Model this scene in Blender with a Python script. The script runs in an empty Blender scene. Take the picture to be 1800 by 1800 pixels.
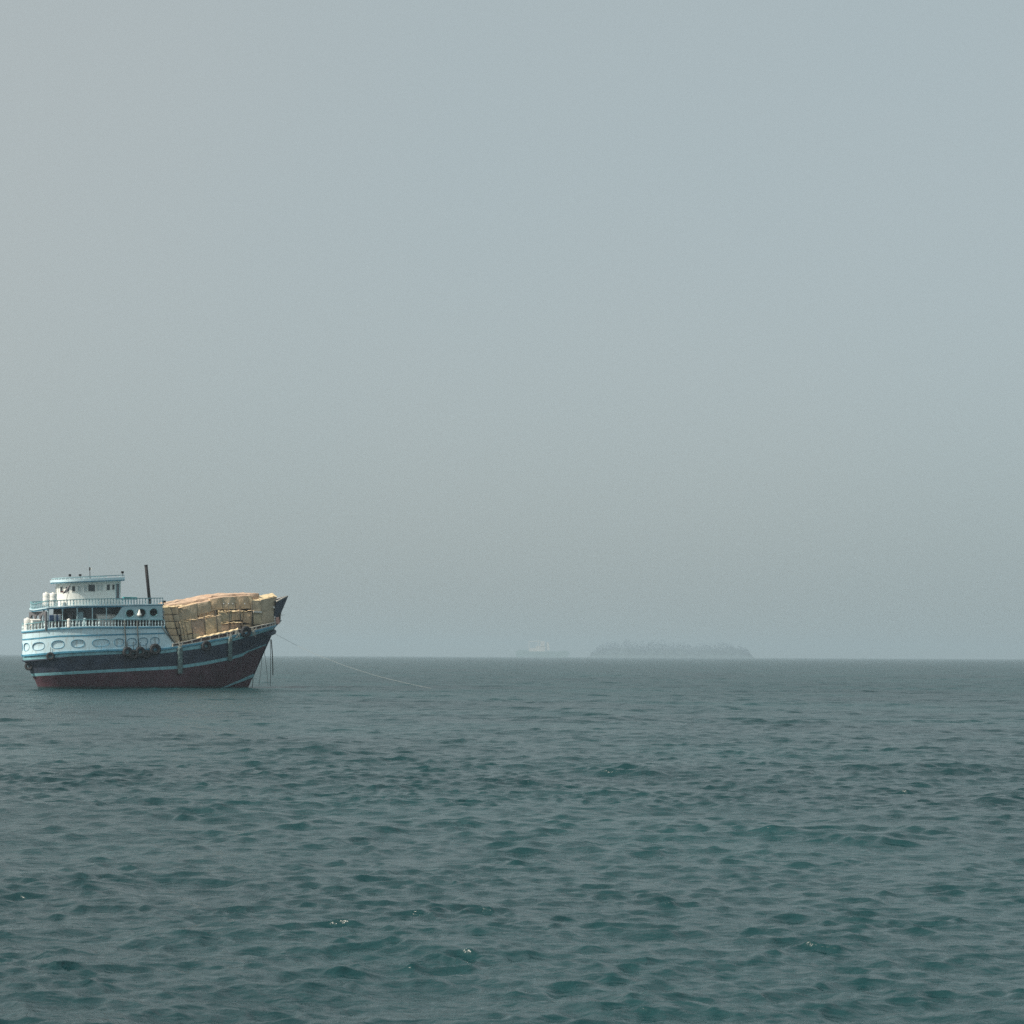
import bpy, bmesh, math, random
import numpy as np
from mathutils import Vector, Matrix
from mathutils import noise as mnoise
R = math.radians
random.seed(7); rng = np.random.default_rng(11)
scene = bpy.context.scene
COL = scene.collection

# ------------------------------------------------------------------ camera, sky, sun, exposure
F = 3380.0            # focal length in pixels of the 1800 px photograph
CAMH = 4.68            # camera height above the sea
YH = 1153.0           # horizon row at the middle of the picture
KR = 0.0044           # horizon tilt
cam_d = bpy.data.cameras.new("camera"); cam = bpy.data.objects.new("camera", cam_d); COL.objects.link(cam)
cam_d.sensor_width = 36.0; cam_d.sensor_fit = 'HORIZONTAL'
cam_d.lens = 36.0 * F / 1800.0
cam_d.shift_y = (YH - 900.0) / 1800.0
cam_d.clip_start = 0.5; cam_d.clip_end = 40000
cam.location = (0, 0, CAMH)
cam.rotation_euler = (R(90), -math.atan(KR), 0)
cam_d.dof.use_dof = True; cam_d.dof.focus_distance = 258.0; cam_d.dof.aperture_fstop = 4.0
scene.camera = cam

SUN_EL = R(43)
SUN_AZ = np.array([-0.803, -0.596]); SUN_AZ /= np.linalg.norm(SUN_AZ)
sdir = Vector((SUN_AZ[0]*math.cos(SUN_EL), SUN_AZ[1]*math.cos(SUN_EL), math.sin(SUN_EL)))
world = bpy.data.worlds.new("World"); scene.world = world; world.use_nodes = True
wn = world.node_tree.nodes; wl = world.node_tree.links
bg = wn["Background"]
sky = wn.new("ShaderNodeTexSky"); sky.sky_type = 'NISHITA'; sky.sun_disc = False
sky.sun_elevation = SUN_EL; sky.sun_rotation = math.atan2(SUN_AZ[0], SUN_AZ[1])
sky.altitude = 0; sky.air_density = 1.0; sky.dust_density = 6.0; sky.ozone_density = 1.0
hsv = wn.new("ShaderNodeHueSaturation"); hsv.inputs["Saturation"].default_value = 0.55
mixs = wn.new("ShaderNodeMix"); mixs.data_type = 'RGBA'
mixs.inputs[0].default_value = 0.62
mixs.inputs[7].default_value = (5.45, 6.35, 6.4, 1)      # dense even haze above the sea
wl.new(sky.outputs[0], hsv.inputs["Color"]); wl.new(hsv.outputs[0], mixs.inputs[6])
wtc = wn.new("ShaderNodeTexCoord"); wnz = wn.new("ShaderNodeTexNoise"); wnz.inputs["Scale"].default_value = 2.6; wnz.inputs["Detail"].default_value = 2.5; wnz.inputs["Roughness"].default_value = 0.45
wl.new(wtc.outputs["Generated"], wnz.inputs["Vector"])
wrp = wn.new("ShaderNodeValToRGB"); wrp.color_ramp.elements[0].position = 0.2; wrp.color_ramp.elements[1].position = 0.8
wrp.color_ramp.elements[0].color = (0.935, 0.972, 0.99, 1); wrp.color_ramp.elements[1].color = (1.0, 0.975, 0.965, 1)
wml = wn.new("ShaderNodeMix"); wml.data_type = 'RGBA'; wml.blend_type = 'MULTIPLY'; wml.inputs[0].default_value = 1.0
wsx = wn.new("ShaderNodeSeparateXYZ"); wl.new(wtc.outputs["Generated"], wsx.inputs[0])
wma = wn.new("ShaderNodeMath"); wma.operation = 'MULTIPLY_ADD'; wma.inputs[1].default_value = -0.75; wl.new(wsx.outputs[0], wma.inputs[0]); wl.new(wnz.outputs["Fac"], wma.inputs[2])
wl.new(wma.outputs[0], wrp.inputs[0]); wl.new(mixs.outputs[2], wml.inputs[6]); wl.new(wrp.outputs[0], wml.inputs[7])
wl.new(wml.outputs[2], bg.inputs["Color"]); bg.inputs["Strength"].default_value = 0.1
sun_d = bpy.data.lights.new("sun", 'SUN'); sun = bpy.data.objects.new("sun", sun_d); COL.objects.link(sun)
sun_d.energy = 5.0; sun_d.angle = R(0.6); sun_d.color = (1.0, 0.91, 0.77)
sun.rotation_euler = sdir.to_track_quat('Z', 'Y').to_euler()
sun.location = (-40, -20, 80)
vs = scene.view_settings
vs.view_transform = 'Standard'; vs.look = 'None'; vs.gamma = 1.0; vs.exposure = 0.0; vs.use_curve_mapping = False
scene.render.engine = 'CYCLES'
scene.cycles.use_denoising = False
scene.cycles.volume_bounces = 0
scene.cycles.sample_clamp_direct = 1.6
scene.cycles.max_bounces = 6
scene.render.dither_intensity = 2.0

# ------------------------------------------------------------------ materials
def mat(name, col, rough=0.6, var=0.25, scale=1.5, bump=0.0, bscale=8.0, dirt=None, dirt_amt=0.35, dscale=(0.6, 0.6, 0.25), spec=0.4):
    m = bpy.data.materials.new(name); m.use_nodes = True
    nt = m.node_tree; n = nt.nodes; l = nt.links
    b = n["Principled BSDF"]; b.inputs["Roughness"].default_value = rough
    b.inputs["Specular IOR Level"].default_value = spec
    tc = n.new("ShaderNodeTexCoord")
    nz = n.new("ShaderNodeTexNoise"); nz.inputs["Scale"].default_value = scale; nz.inputs["Detail"].default_value = 6
    l.new(tc.outputs["Object"], nz.inputs["Vector"])
    rmp = n.new("ShaderNodeMapRange"); rmp.inputs[1].default_value = 0.3; rmp.inputs[2].default_value = 0.7
    rmp.inputs[3].default_value = 1 - var; rmp.inputs[4].default_value = 1 + var
    l.new(nz.outputs["Fac"], rmp.inputs[0])
    mul = n.new("ShaderNodeMix"); mul.data_type = 'RGBA'; mul.blend_type = 'MULTIPLY'; mul.inputs[0].default_value = 1
    mul.inputs[6].default_value = (*col, 1)
    l.new(rmp.outputs[0], mul.inputs[7])
    out = mul.outputs[2]
    if dirt:
        mp = n.new("ShaderNodeMapping"); mp.inputs["Scale"].default_value = dscale
        l.new(tc.outputs["Object"], mp.inputs[0])
        nd = n.new("ShaderNodeTexNoise"); nd.inputs["Scale"].default_value = 3.0; nd.inputs["Detail"].default_value = 7
        l.new(mp.outputs[0], nd.inputs["Vector"])
        dr = n.new("ShaderNodeMapRange"); dr.inputs[1].default_value = 0.52; dr.inputs[2].default_value = 0.75
        dr.inputs[3].default_value = 0; dr.inputs[4].default_value = dirt_amt
        l.new(nd.outputs["Fac"], dr.inputs[0])
        mx = n.new("ShaderNodeMix"); mx.data_type = 'RGBA'; mx.inputs[7].default_value = (*dirt, 1)
        l.new(dr.outputs[0], mx.inputs[0]); l.new(out, mx.inputs[6]); out = mx.outputs[2]
    l.new(out, b.inputs["Base Color"])
    if bump:
        nb = n.new("ShaderNodeTexNoise"); nb.inputs["Scale"].default_value = bscale; nb.inputs["Detail"].default_value = 5
        l.new(tc.outputs["Object"], nb.inputs["Vector"])
        bp = n.new("ShaderNodeBump"); bp.inputs["Strength"].default_value = bump; bp.inputs["Distance"].default_value = 0.1
        l.new(nb.outputs["Fac"], bp.inputs["Height"]); l.new(bp.outputs[0], b.inputs["Normal"])
    return m

RUST = (0.16, 0.09, 0.05)
M = dict(
    hull_dark=mat("hull_dark", (0.036, 0.047, 0.074), 0.55, 0.3, 0.8, 0.2, 3, dirt=(0.10, 0.09, 0.08), dirt_amt=0.3, dscale=(1.2, 1.2, 0.2)),
    hull_red=mat("hull_red", (0.080, 0.037, 0.050), 0.6, 0.3, 0.8, 0.2, 3, dirt=(0.05, 0.05, 0.05), dirt_amt=0.5, dscale=(1.2, 1.2, 0.2)),
    hull_foot=mat("hull_foot", (0.03, 0.05, 0.055), 0.6, 0.3),
    teal=mat("teal_paint", (0.20, 0.42, 0.47), 0.5, 0.15, 1.0, dirt=(0.10, 0.10, 0.09), dirt_amt=0.45),
    trim=mat("blue_trim_paint", (0.07, 0.26, 0.38), 0.45, 0.2),
    white=mat("white_paint", (0.55, 0.735, 0.81), 0.45, 0.06, 0.7, dirt=(0.34, 0.27, 0.19), dirt_amt=0.5, dscale=(1.5, 1.5, 0.3)),
    house=mat("house_white_paint", (0.74, 0.75, 0.72), 0.45, 0.06, 0.7, dirt=(0.3, 0.27, 0.22), dirt_amt=0.25, dscale=(1.5, 1.5, 0.3)),
    pale=mat("pale_blue_paint", (0.36, 0.53, 0.59), 0.5, 0.1, 0.8, dirt=(0.2, 0.2, 0.18), dirt_amt=0.3),
    balu_light=mat("baluster_pale_paint", (0.50, 0.62, 0.65), 0.5, 0.1),
    rail=mat("rail_teal_paint", (0.16, 0.34, 0.38), 0.5, 0.15),
    balu=mat("baluster_paint", (0.27, 0.42, 0.47), 0.5, 0.1),
    deck=mat("deck_wood", (0.22, 0.17, 0.12), 0.8, 0.25, 2),
    shade_house=mat("deckhouse_brown", (0.13, 0.13, 0.14), 0.7, 0.25, 1.2),
    glass=mat("window_glass", (0.03, 0.04, 0.045), 0.12, 0.1, spec=0.6),
    curtain=mat("window_curtain", (0.45, 0.50, 0.50), 0.5, 0.1),
    black=mat("funnel_black", (0.018, 0.017, 0.019), 0.7, 0.25, 2, spec=0.2),
    rubber=mat("rubber", (0.022, 0.024, 0.028), 0.75, 0.3, 3, 0.3, 12),
    rope=mat("rope", (0.42, 0.41, 0.36), 0.9, 0.2, 6),
    darkrope=mat("dark_rope", (0.08, 0.09, 0.085), 0.9, 0.2, 6),
    anchor_line=mat("anchor_line", (0.32, 0.35, 0.35), 0.8, 0.1, 6),
    wood=mat("grey_wood", (0.065, 0.06, 0.048), 0.85, 0.3, 3),
    plank=mat("bulwark_plank", (0.10, 0.06, 0.055), 0.8, 0.3, 1.2),
    capw=mat("cap_rail_paint", (0.50, 0.47, 0.42), 0.6, 0.3, 1.5, dirt=(0.12, 0.10, 0.09), dirt_amt=0.7, dscale=(2, 2, 2)),
    turq=mat("turquoise_paint", (0.06, 0.40, 0.42), 0.5, 0.15),
    tank=mat("tank_plastic", (0.74, 0.74, 0.71), 0.45, 0.06),
    blue_cloth=mat("blue_cloth", (0.06, 0.11, 0.22), 0.9, 0.3, 2),
    pale_cloth=mat("pale_cloth", (0.42, 0.47, 0.52), 0.9, 0.2, 2),
    red_cloth=mat("red_cloth", (0.35, 0.07, 0.06), 0.9, 0.2, 2),
    pink=mat("pink_bundle", (0.55, 0.33, 0.28), 0.9, 0.25, 3, 0.5, 5),
    mat_green=mat("rope_matting", (0.13, 0.19, 0.19), 0.95, 0.3, 4, 0.6, 10),
)
BOXM = [mat("cardboard_tan", (0.64, 0.49, 0.31), 0.85, 0.22, 1.3, 0.5, 3, dirt=(0.20, 0.15, 0.11), dirt_amt=0.5, dscale=(1, 1, 1)),
        mat("cardboard_brown", (0.57, 0.42, 0.27), 0.85, 0.22, 1.3, 0.5, 3, dirt=(0.17, 0.13, 0.10), dirt_amt=0.5, dscale=(1, 1, 1)),
        mat("sacking_grey", (0.49, 0.40, 0.28), 0.9, 0.2, 1.5, 0.6, 3, dirt=(0.15, 0.13, 0.11), dirt_amt=0.5, dscale=(1, 1, 1)),
        mat("cloth_rust", (0.50, 0.36, 0.26), 0.9, 0.22, 1.5, 0.6, 3, dirt=(0.2, 0.13, 0.10), dirt_amt=0.5, dscale=(1, 1, 1)),
        mat("sacking_green", (0.44, 0.38, 0.26), 0.9, 0.22, 1.5, 0.6, 3, dirt=(0.13, 0.12, 0.10), dirt_amt=0.5, dscale=(1, 1, 1)),
        mat("straw_cream", (0.70, 0.56, 0.35), 0.9, 0.18, 1.5, 0.6, 3, dirt=(0.3, 0.22, 0.14), dirt_amt=0.4, dscale=(1, 1, 1))]  # cream for loose sheets and matting, and the sunlit tone painted on bale tops

# ------------------------------------------------------------------ object helpers
def mesh_obj(name, verts, faces, m, parent=None, smooth=False, midx=None, link=True):
    me = bpy.data.meshes.new(name); me.from_pydata([tuple(map(float, v)) for v in verts], [], faces)
    for x in (m if isinstance(m, (list, tuple)) else [m]): me.materials.append(x)
    if midx is not None: me.polygons.foreach_set("material_index", midx)
    if smooth: me.polygons.foreach_set("use_smooth", [True]*len(me.polygons))
    me.update()
    o = bpy.data.objects.new(name, me); COL.objects.link(o)
    if parent: o.parent = parent
    return o
def tag(o, label=None, cat=None, group=None, kind=None):
    if label: o["label"] = label
    if cat: o["category"] = cat
    if group: o["group"] = group
    if kind: o["kind"] = kind
    return o
class MB:
    def __init__(s): s.v = []; s.f = []; s.mi = []
    def add(s, v, f, mi=0):
        b = len(s.v); s.v += [tuple(p) for p in v]; s.f += [tuple(i+b for i in q) for q in f]; s.mi += [mi]*len(f)
    def box(s, c, d, ax=None, mi=0):
        c = Vector(c); ax = ax or (Vector((1,0,0)), Vector((0,1,0)), Vector((0,0,1)))
        v = []
        for k in (-1, 1):
            for j in (-1, 1):
                for i in (-1, 1):
                    v.append(c + ax[0]*(i*d[0]/2) + ax[1]*(j*d[1]/2) + ax[2]*(k*d[2]/2))
        s.add(v, [(0,2,3,1),(4,5,7,6),(0,1,5,4),(2,6,7,3),(0,4,6,2),(1,3,7,5)], mi)
    def tube(s, pts, r, n=8, mi=0, cap=True, closed=False):
        pts = [Vector(p) for p in pts]; rings = []
        for i, p in enumerate(pts):
            a = pts[i-1] if i else (pts[-1] if closed else pts[0]); b = pts[(i+1) % len(pts)] if (i < len(pts)-1 or closed) else pts[-1]
            t = (b-a).normalized(); u = t.orthogonal().normalized()
            if abs(t.z) < 0.95: u = Vector((0,0,1)).cross(t).normalized()
            else: u = Vector((1,0,0)).cross(t).normalized()
            w = t.cross(u); rr = r[i] if isinstance(r, (list, tuple)) else r
            rings.append([p + u*(rr*math.cos(2*math.pi*k/n)) + w*(rr*math.sin(2*math.pi*k/n)) for k in range(n)])
        v = [q for rg in rings for q in rg]; f = []
        m_ = len(pts)
        for i in range(m_ if closed else m_-1):
            j = (i+1) % m_
            for k in range(n): f.append((i*n+k, i*n+(k+1)%n, j*n+(k+1)%n, j*n+k))
        if cap and not closed:
            f.append(tuple(reversed(range(n)))); f.append(tuple((m_-1)*n+k for k in range(n)))
        s.add(v, f, mi)
    def lathe(s, c, prof, n=16, mi=0):
        c = Vector(c); v = []; f = []
        for r, z in prof:
            for k in range(n): v.append(c + Vector((r*math.cos(2*math.pi*k/n), r*math.sin(2*math.pi*k/n), z)))
        for i in range(len(prof)-1):
            for k in range(n): f.append((i*n+k, i*n+(k+1)%n, (i+1)*n+(k+1)%n, (i+1)*n+k))
        f.append(tuple(reversed(range(n)))); f.append(tuple((len(prof)-1)*n+k for k in range(n)))
        s.add(v, f, mi)
    def sweep(s, pts, prof, mi=0, closed=False):
        """pts: list of (X,Y,Z); prof: list of (out, up) offsets; 'out' is the horizontal right-hand normal."""
        n = len(prof); P = [Vector(p) for p in pts]; v = []; f = []
        for i, p in enumerate(P):
            a = P[i-1] if i else P[0]; b = P[i+1] if i < len(P)-1 else P[-1]
            t = (b-a); t.z = 0; t.normalize(); o = Vector((t.y, -t.x, 0))
            for (u, w) in prof: v.append(p + o*u + Vector((0,0,w)))
        for i in range(len(P)-1):
            for k in range(n): f.append((i*n+k, (i+1)*n+k, (i+1)*n+(k+1)%n, i*n+(k+1)%n))
        f.append(tuple(range(n))); f.append(tuple((len(P)-1)*n+k for k in reversed(range(n))))
        s.add(v, f, mi)
    def build(s, name, m, parent=None, smooth=False, base=None):
        v = s.v
        if base is not None: v = [Vector(p)-Vector(base) for p in v]
        o = mesh_obj(name, v, s.f, m, parent, smooth, s.mi if isinstance(m, (list, tuple)) else None)
        if base is not None: o.location = base
        return o
def fix_normals(o):
    bm = bmesh.new(); bm.from_mesh(o.data); bmesh.ops.recalc_face_normals(bm, faces=bm.faces); bm.to_mesh(o.data); bm.free()
    return o

# ------------------------------------------------------------------ sea: one sheet from the camera to the horizon
def build_sea():
    rr = [1.5]
    while rr[-1] < 12: rr.append(rr[-1]*1.03)
    while rr[-1] < 60: rr.append(rr[-1]*1.0034)
    while rr[-1] < 520: rr.append(rr[-1]*1.0023)
    while rr[-1] < 1500: rr.append(rr[-1]*1.0034)
    while rr[-1] < 2600: rr.append(rr[-1]*1.01)
    while rr[-1] < 9500: rr.append(rr[-1]*1.03)
    r = np.array(rr)
    a_d = np.arange(-0.40, 0.4001, 0.0016)
    a_c = np.linspace(0.40, 2*math.pi-0.40, 80)[1:-1]
    ang = np.concatenate([a_d, a_c]); na = len(ang); nr = len(r)
    dang = np.abs(np.diff(np.concatenate([ang, [ang[0]+2*math.pi]])))
    Rg, Ag = np.meshgrid(r, ang, indexing='ij')
    x = (Rg*np.sin(Ag)).ravel(); y = (Rg*np.cos(Ag)).ravel()
    dr = np.gradient(r)
    cell = np.maximum(np.repeat(dr, na), (Rg*dang[None, :]).ravel()*1.0)
    h = np.zeros_like(x); dx = np.zeros_like(x); dy = np.zeros_like(x)
    # wind-sea spectrum: many trains, mostly coming towards the viewer
    NW = 240
    lam = 0.16*(3.6/0.16)**(rng.random(NW)**1.0)
    th = R(-100) + rng.normal(0, R(50), NW)
    ph = rng.random(NW)*2*math.pi
    slope = 0.0365*np.where(lam > 0.5, (0.5/lam)**0.85, 1.0)*(0.6+0.8*rng.random(NW))
    lam = np.concatenate([lam, 6+11*rng.random(16)]); th = np.concatenate([th, R(-100)+rng.normal(0, R(30), 16)])
    ph = np.concatenate([ph, rng.random(16)*6.28]); slope = np.concatenate([slope, 0.006+0.005*rng.random(16)])
    lam = np.concatenate([lam, 2.5+4*rng.random(22)]); th = np.concatenate([th, R(-100)+rng.normal(0, R(45), 22)])
    ph = np.concatenate([ph, rng.random(22)*6.28]); slope = np.concatenate([slope, 0.008+0.006*rng.random(22)])
    # patches of rougher and calmer water, so groups of waves differ
    def patches(L0, L1, n, amp, lo, hi):
        g = np.zeros_like(x)
        for _ in range(n):
            L = L0*(L1/L0)**rng.random(); t = rng.random()*2*math.pi; p = rng.random()*6.28
            g += np.sin(2*math.pi/L*(math.cos(t)*x+math.sin(t)*y)+p)
        return np.clip(1+amp*g/math.sqrt(n/2), lo, hi)
    g_short = patches(1.1, 6.0, 14, 0.24, 0.4, 1.8)*patches(25, 120, 6, 0.15, 0.6, 1.4)
    g_long = patches(6.0, 30.0, 12, 0.32, 0.3, 1.8)*patches(40, 160, 6, 0.12, 0.6, 1.4)
    for L, t, p, s in zip(lam, th, ph, slope):
        k = 2*math.pi/L; a = s/k
        w = np.clip((L/cell-2.0)/1.6, 0, 1)
        if not w.any(): continue
        idx = np.nonzero(w > 0)[0]
        q = k*(math.cos(t)*x[idx]+math.sin(t)*y[idx])+p
        q = q + 0.9*np.sin(x[idx]/(L*5.3)+p*3)*np.sin(y[idx]/(L*6.1)+p*5)   # crests bend
        aw = a*w[idx]*(g_short if L < 1.2 else g_long)[idx]
        sn = np.sin(q); cs = np.cos(q)
        h[idx] += aw*sn
        dx[idx] += aw*cs*math.cos(t)*1.0; dy[idx] += aw*cs*math.sin(t)*1.0
    # wind leans the crests forward: steep narrow fronts, long flat backs
    dy -= 1.1*np.clip(h, 0, None); dx -= 0.25*np.clip(h, 0, None)
    v = np.stack([x+dx, y+dy, h], 1)
    i = np.arange(nr-1)[:, None]; j = np.arange(na)[None, :]
    j2 = (j+1) % na
    f = np.stack([i*na+j, (i+1)*na+j, (i+1)*na+j2, i*na+j2], -1).reshape(-1, 4)
    me = bpy.data.meshes.new("sea")
    me.vertices.add(len(v)+1); me.vertices.foreach_set("co", np.vstack([v, [[0, 0, 0]]]).astype(np.float32).ravel())
    c = len(v); jj = np.arange(na); tri = np.stack([np.full(na, c), jj, (jj+1) % na], -1)
    nl = f.size+tri.size
    me.loops.add(nl); me.loops.foreach_set("vertex_index", np.concatenate([f.ravel(), tri.ravel()]).astype(np.int32))
    me.polygons.add(len(f)+len(tri))
    ls = np.concatenate([np.arange(len(f))*4, len(f)*4+np.arange(len(tri))*3]).astype(np.int32)
    me.polygons.foreach_set("loop_start", ls)
    me.polygons.foreach_set("use_smooth", np.ones(len(ls), dtype=bool))
    me.update(calc_edges=True); me.validate()
    # share of the short chop that the sheet's own spacing cannot carry as relief
    ch = np.clip((np.concatenate([cell, [0.05]])-0.10)/0.55, 0, 1).astype(np.float32)
    at = me.attributes.new("chop", 'FLOAT', 'POINT'); at.data.foreach_set("value", ch)
    m = bpy.data.materials.new("sea_water"); m.use_nodes = True
    nt = m.node_tree; n = nt.nodes; l = nt.links; b = n["Principled BSDF"]
    b.inputs["Roughness"].default_value = 0.13; b.inputs["IOR"].default_value = 1.39
    b.inputs["Specular IOR Level"].default_value = 0.5
    geo = n.new("ShaderNodeNewGeometry")
    nz = n.new("ShaderNodeTexNoise"); nz.inputs["Scale"].default_value = 0.03; nz.inputs["Detail"].default_value = 3
    l.new(geo.outputs["Position"], nz.inputs["Vector"])
    cr = n.new("ShaderNodeValToRGB"); cr.color_ramp.elements[0].color = (0.006, 0.029, 0.034, 1); cr.color_ramp.elements[1].color = (0.007, 0.044, 0.049, 1)
    cr.color_ramp.elements[0].position = 0.35; cr.color_ramp.elements[1].position = 0.65
    l.new(nz.outputs["Fac"], cr.inputs[0]); l.new(cr.outputs[0], b.inputs["Base Color"])
    mp = n.new("ShaderNodeMapping"); mp.inputs["Scale"].default_value = (0.8, 1.25, 1.0); mp.inputs["Rotation"].default_value = (0, 0, R(12))
    l.new(geo.outputs["Position"], mp.inputs[0])
    n1 = n.new("ShaderNodeTexNoise"); n1.inputs["Scale"].default_value = 3.2; n1.inputs["Detail"].default_value = 4; n1.inputs["Distortion"].default_value = 0.6
    l.new(mp.outputs[0], n1.inputs["Vector"])
    n2 = n.new("ShaderNodeTexNoise"); n2.inputs["Scale"].default_value = 1.1; n2.inputs["Detail"].default_value = 3; n2.inputs["Distortion"].default_value = 0.4
    l.new(mp.outputs[0], n2.inputs["Vector"])
    b1 = n.new("ShaderNodeBump"); b1.inputs["Strength"].default_value = 1.0; b1.inputs["Distance"].default_value = 0.075
    b2 = n.new("ShaderNodeBump"); b2.inputs["Distance"].default_value = 0.42
    att = n.new("ShaderNodeAttribute"); att.attribute_name = "chop"
    mr = n.new("ShaderNodeMapRange"); mr.inputs[3].default_value = 0.17; mr.inputs[4].default_value = 1.0
    l.new(att.outputs["Fac"], mr.inputs[0]); l.new(mr.outputs[0], b2.inputs["Strength"])
    l.new(n1.outputs["Fac"], b1.inputs["Height"]); l.new(n2.outputs["Fac"], b2.inputs["Height"])
    mr2 = n.new("ShaderNodeMapRange"); mr2.inputs[3].default_value = 0.17; mr2.inputs[4].default_value = 0.31
    l.new(att.outputs["Fac"], mr2.inputs[0]); l.new(mr2.outputs[0], b.inputs["Roughness"])
    n3 = n.new("ShaderNodeTexNoise"); n3.inputs["Scale"].default_value = 0.22; n3.inputs["Detail"].default_value = 2
    l.new(mp.outputs[0], n3.inputs["Vector"])
    b3 = n.new("ShaderNodeBump"); b3.inputs["Distance"].default_value = 0.9; l.new(att.outputs["Fac"], b3.inputs["Strength"]); l.new(n3.outputs["Fac"], b3.inputs["Height"])
    l.new(b3.outputs[0], b2.inputs["Normal"])
    l.new(b2.outputs[0], b1.inputs["Normal"]); l.new(b1.outputs[0], b.inputs["Normal"])
    me.materials.append(m)
    o = bpy.data.objects.new("sea", me); COL.objects.link(o); o["kind"] = "structure"
    return o
build_sea()

# ------------------------------------------------------------------ dhow frame: pixels -> ship coordinates (X forward, S to starboard, Z up)
PSI = R(34); C_, S_ = math.cos(PSI), math.sin(PSI)
OY = 256.0; OX = (36-900)/F*OY
def wx(X, S): return OX + X*C_ + S*S_
def wy(X, S): return OY + X*S_ - S*C_
def px_of(X, S): return 900 + F*wx(X, S)/wy(X, S)
def X_at(px, S):
    k = (px-900)/F
    return (k*(OY - S*C_) - OX - S*S_)/(C_ - k*S_)
def Z_at(X, S, py):
    p = px_of(X, S); return CAMH - (py + (900-p)*KR - YH)*wy(X, S)/F
def P(px, py, S):            # local point (X, Y, Z) on the plane S
    X = X_at(px, S); return Vector((X, -S, Z_at(X, S, py)))
def line(*pts):
    xs = [p[0] for p in pts]; ys = [p[1] for p in pts]
    return lambda x: float(np.interp(x, xs, ys))
def W(p):                    # ship-local -> world
    return Vector((OX + p[0]*C_ - p[1]*S_, OY + p[0]*S_ + p[1]*C_, p[2]))
dhow = bpy.data.objects.new("cargo_dhow", None); COL.objects.link(dhow)
dhow.location = (OX, OY, 0); dhow.rotation_euler = (0, 0, PSI)
tag(dhow, "wooden cargo dhow with white and blue stern decks and dark red hull", "boat")
def ship_thing(mb, name, m, label, cat, group=None, smooth=False, recalc=False):
    """a thing of its own resting on the ship; vertices given in ship coordinates"""
    vs_ = np.array([tuple(p) for p in mb.v]); b = Vector(((vs_[:,0].min()+vs_[:,0].max())/2, (vs_[:,1].min()+vs_[:,1].max())/2, vs_[:,2].min()))
    o = mesh_obj(name, [Vector(p)-b for p in mb.v], mb.f, m, None, smooth, mb.mi if isinstance(m, (list, tuple)) else None)
    o.location = W(b); o.rotation_euler = (0, 0, PSI)
    if recalc: fix_normals(o)
    return tag(o, label, cat, group)

# ---- hull: rows from keel to gunwale
L_boot = line((60,1190),(500,1190))
L3b = line((50,1190),(58,1189),(187,1182),(312,1176),(361,1168.5),(404,1160),(426,1153.5),(435,1147),(466,1134.5))
L3t = line((50,1185),(58,1184),(187,1177),(312,1170.5),(361,1163),(404,1154.5),(426,1148.5),(435,1144),(466,1132.5))
L5 = line((35,1162.5),(83,1158.5),(127,1153.5),(212,1149.5),(287,1148.5),(310,1145.5),(352,1140),(397,1130.5),(416,1125),(445,1117),(478,1107))
L6 = line((35,1153),(110,1146.5),(187,1143),(283,1141),(310,1137.5),(345,1131.5),(375,1125.5),(400,1121),(418,1115.5),(440,1111),(455,1107.5),(474,1102.5),(486,1099))
def stem_px(py): return 445 + (1188-py)*0.426
rows = [  # line, stern px, B max, stern length, stern power, bow length, bow power
    (line((0,1245),(600,1245)), 80, 2.6, 15, 1.7, 15, 1.7),
    (line((0,1222),(600,1222)), 72, 3.7, 14, 1.9, 14, 1.8),
    (line((0,1210),(600,1210)), 68, 4.0, 13, 2.0, 14, 1.9),
    (line((0,1206.8),(600,1206.8)), 67, 4.06, 12.7, 2.03, 13.8, 1.93),
    (line((0,1197),(600,1197)), 63.5, 4.2, 12, 2.1, 13.5, 2.0),
    (L3b, 58.5, 4.35, 11.2, 2.2, 12.5, 2.2),
    (L3t, 56, 4.40, 11.0, 2.2, 12.5, 2.3),
    (line((30,1172),(83,1169),(127,1165),(212,1161),(287,1159),(352,1151),(397,1142),(416,1136),(445,1128),(478,1117)), 51, 4.52, 10.9, 2.15, 12, 2.7),
    (L5, 42.5, 4.62, 10.9, 2.12, 11.5, 3.6),
    (L6, 41.3, 4.68, 10.9, 2.12, 11.2, 4.4),
]
def row_pts(row, nu=72):
    ln, ps, B, La, pa, Lb, pb = row
    X0 = X_at(ps, 0.0)
    py = ln(470)
    for _ in range(6): pe = stem_px(py); py = ln(pe)
    X1 = X_at(pe, 0.0)
    out = []
    for i in range(nu+1):
        u = i/nu; u = 0.5-0.5*math.cos(math.pi*u); u = 0.65*u+0.35*(i/nu)
        X = X0 + (X1-X0)*u; S = B
        d = X-X0
        if d < La: S *= max(0.0, 1-((La-d)/La)**pa)**(1/pa)
        e = X1-X
        if e < Lb: S *= max(0.0, 1-((Lb-e)/Lb)**pb)**(1/ (1.0 if pb < 3 else 1.25))
        S = max(S, 0.10)
        out.append((X, S, Z_at(X, S, ln(px_of(X, S)))))
    return out
HR = [row_pts(r_) for r_ in rows]
nu = len(HR[0])
hv = []; hf = []; hm = []
for side in (1, -1):
    b0 = len(hv)
    for rp in HR: hv += [(X, -S*side, Z) for X, S, Z in rp]
    for k in range(len(HR)-1):
        for i in range(nu-1):
            a = b0+k*nu+i; q = (a, a+1, a+nu+1, a+nu)
            hf.append(q if side == 1 else q[::-1])
            hm.append({0:2,1:2,2:2,3:1,4:1,5:3,6:0,7:0,8:3}[k])
nS = len(HR)*nu
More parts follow.
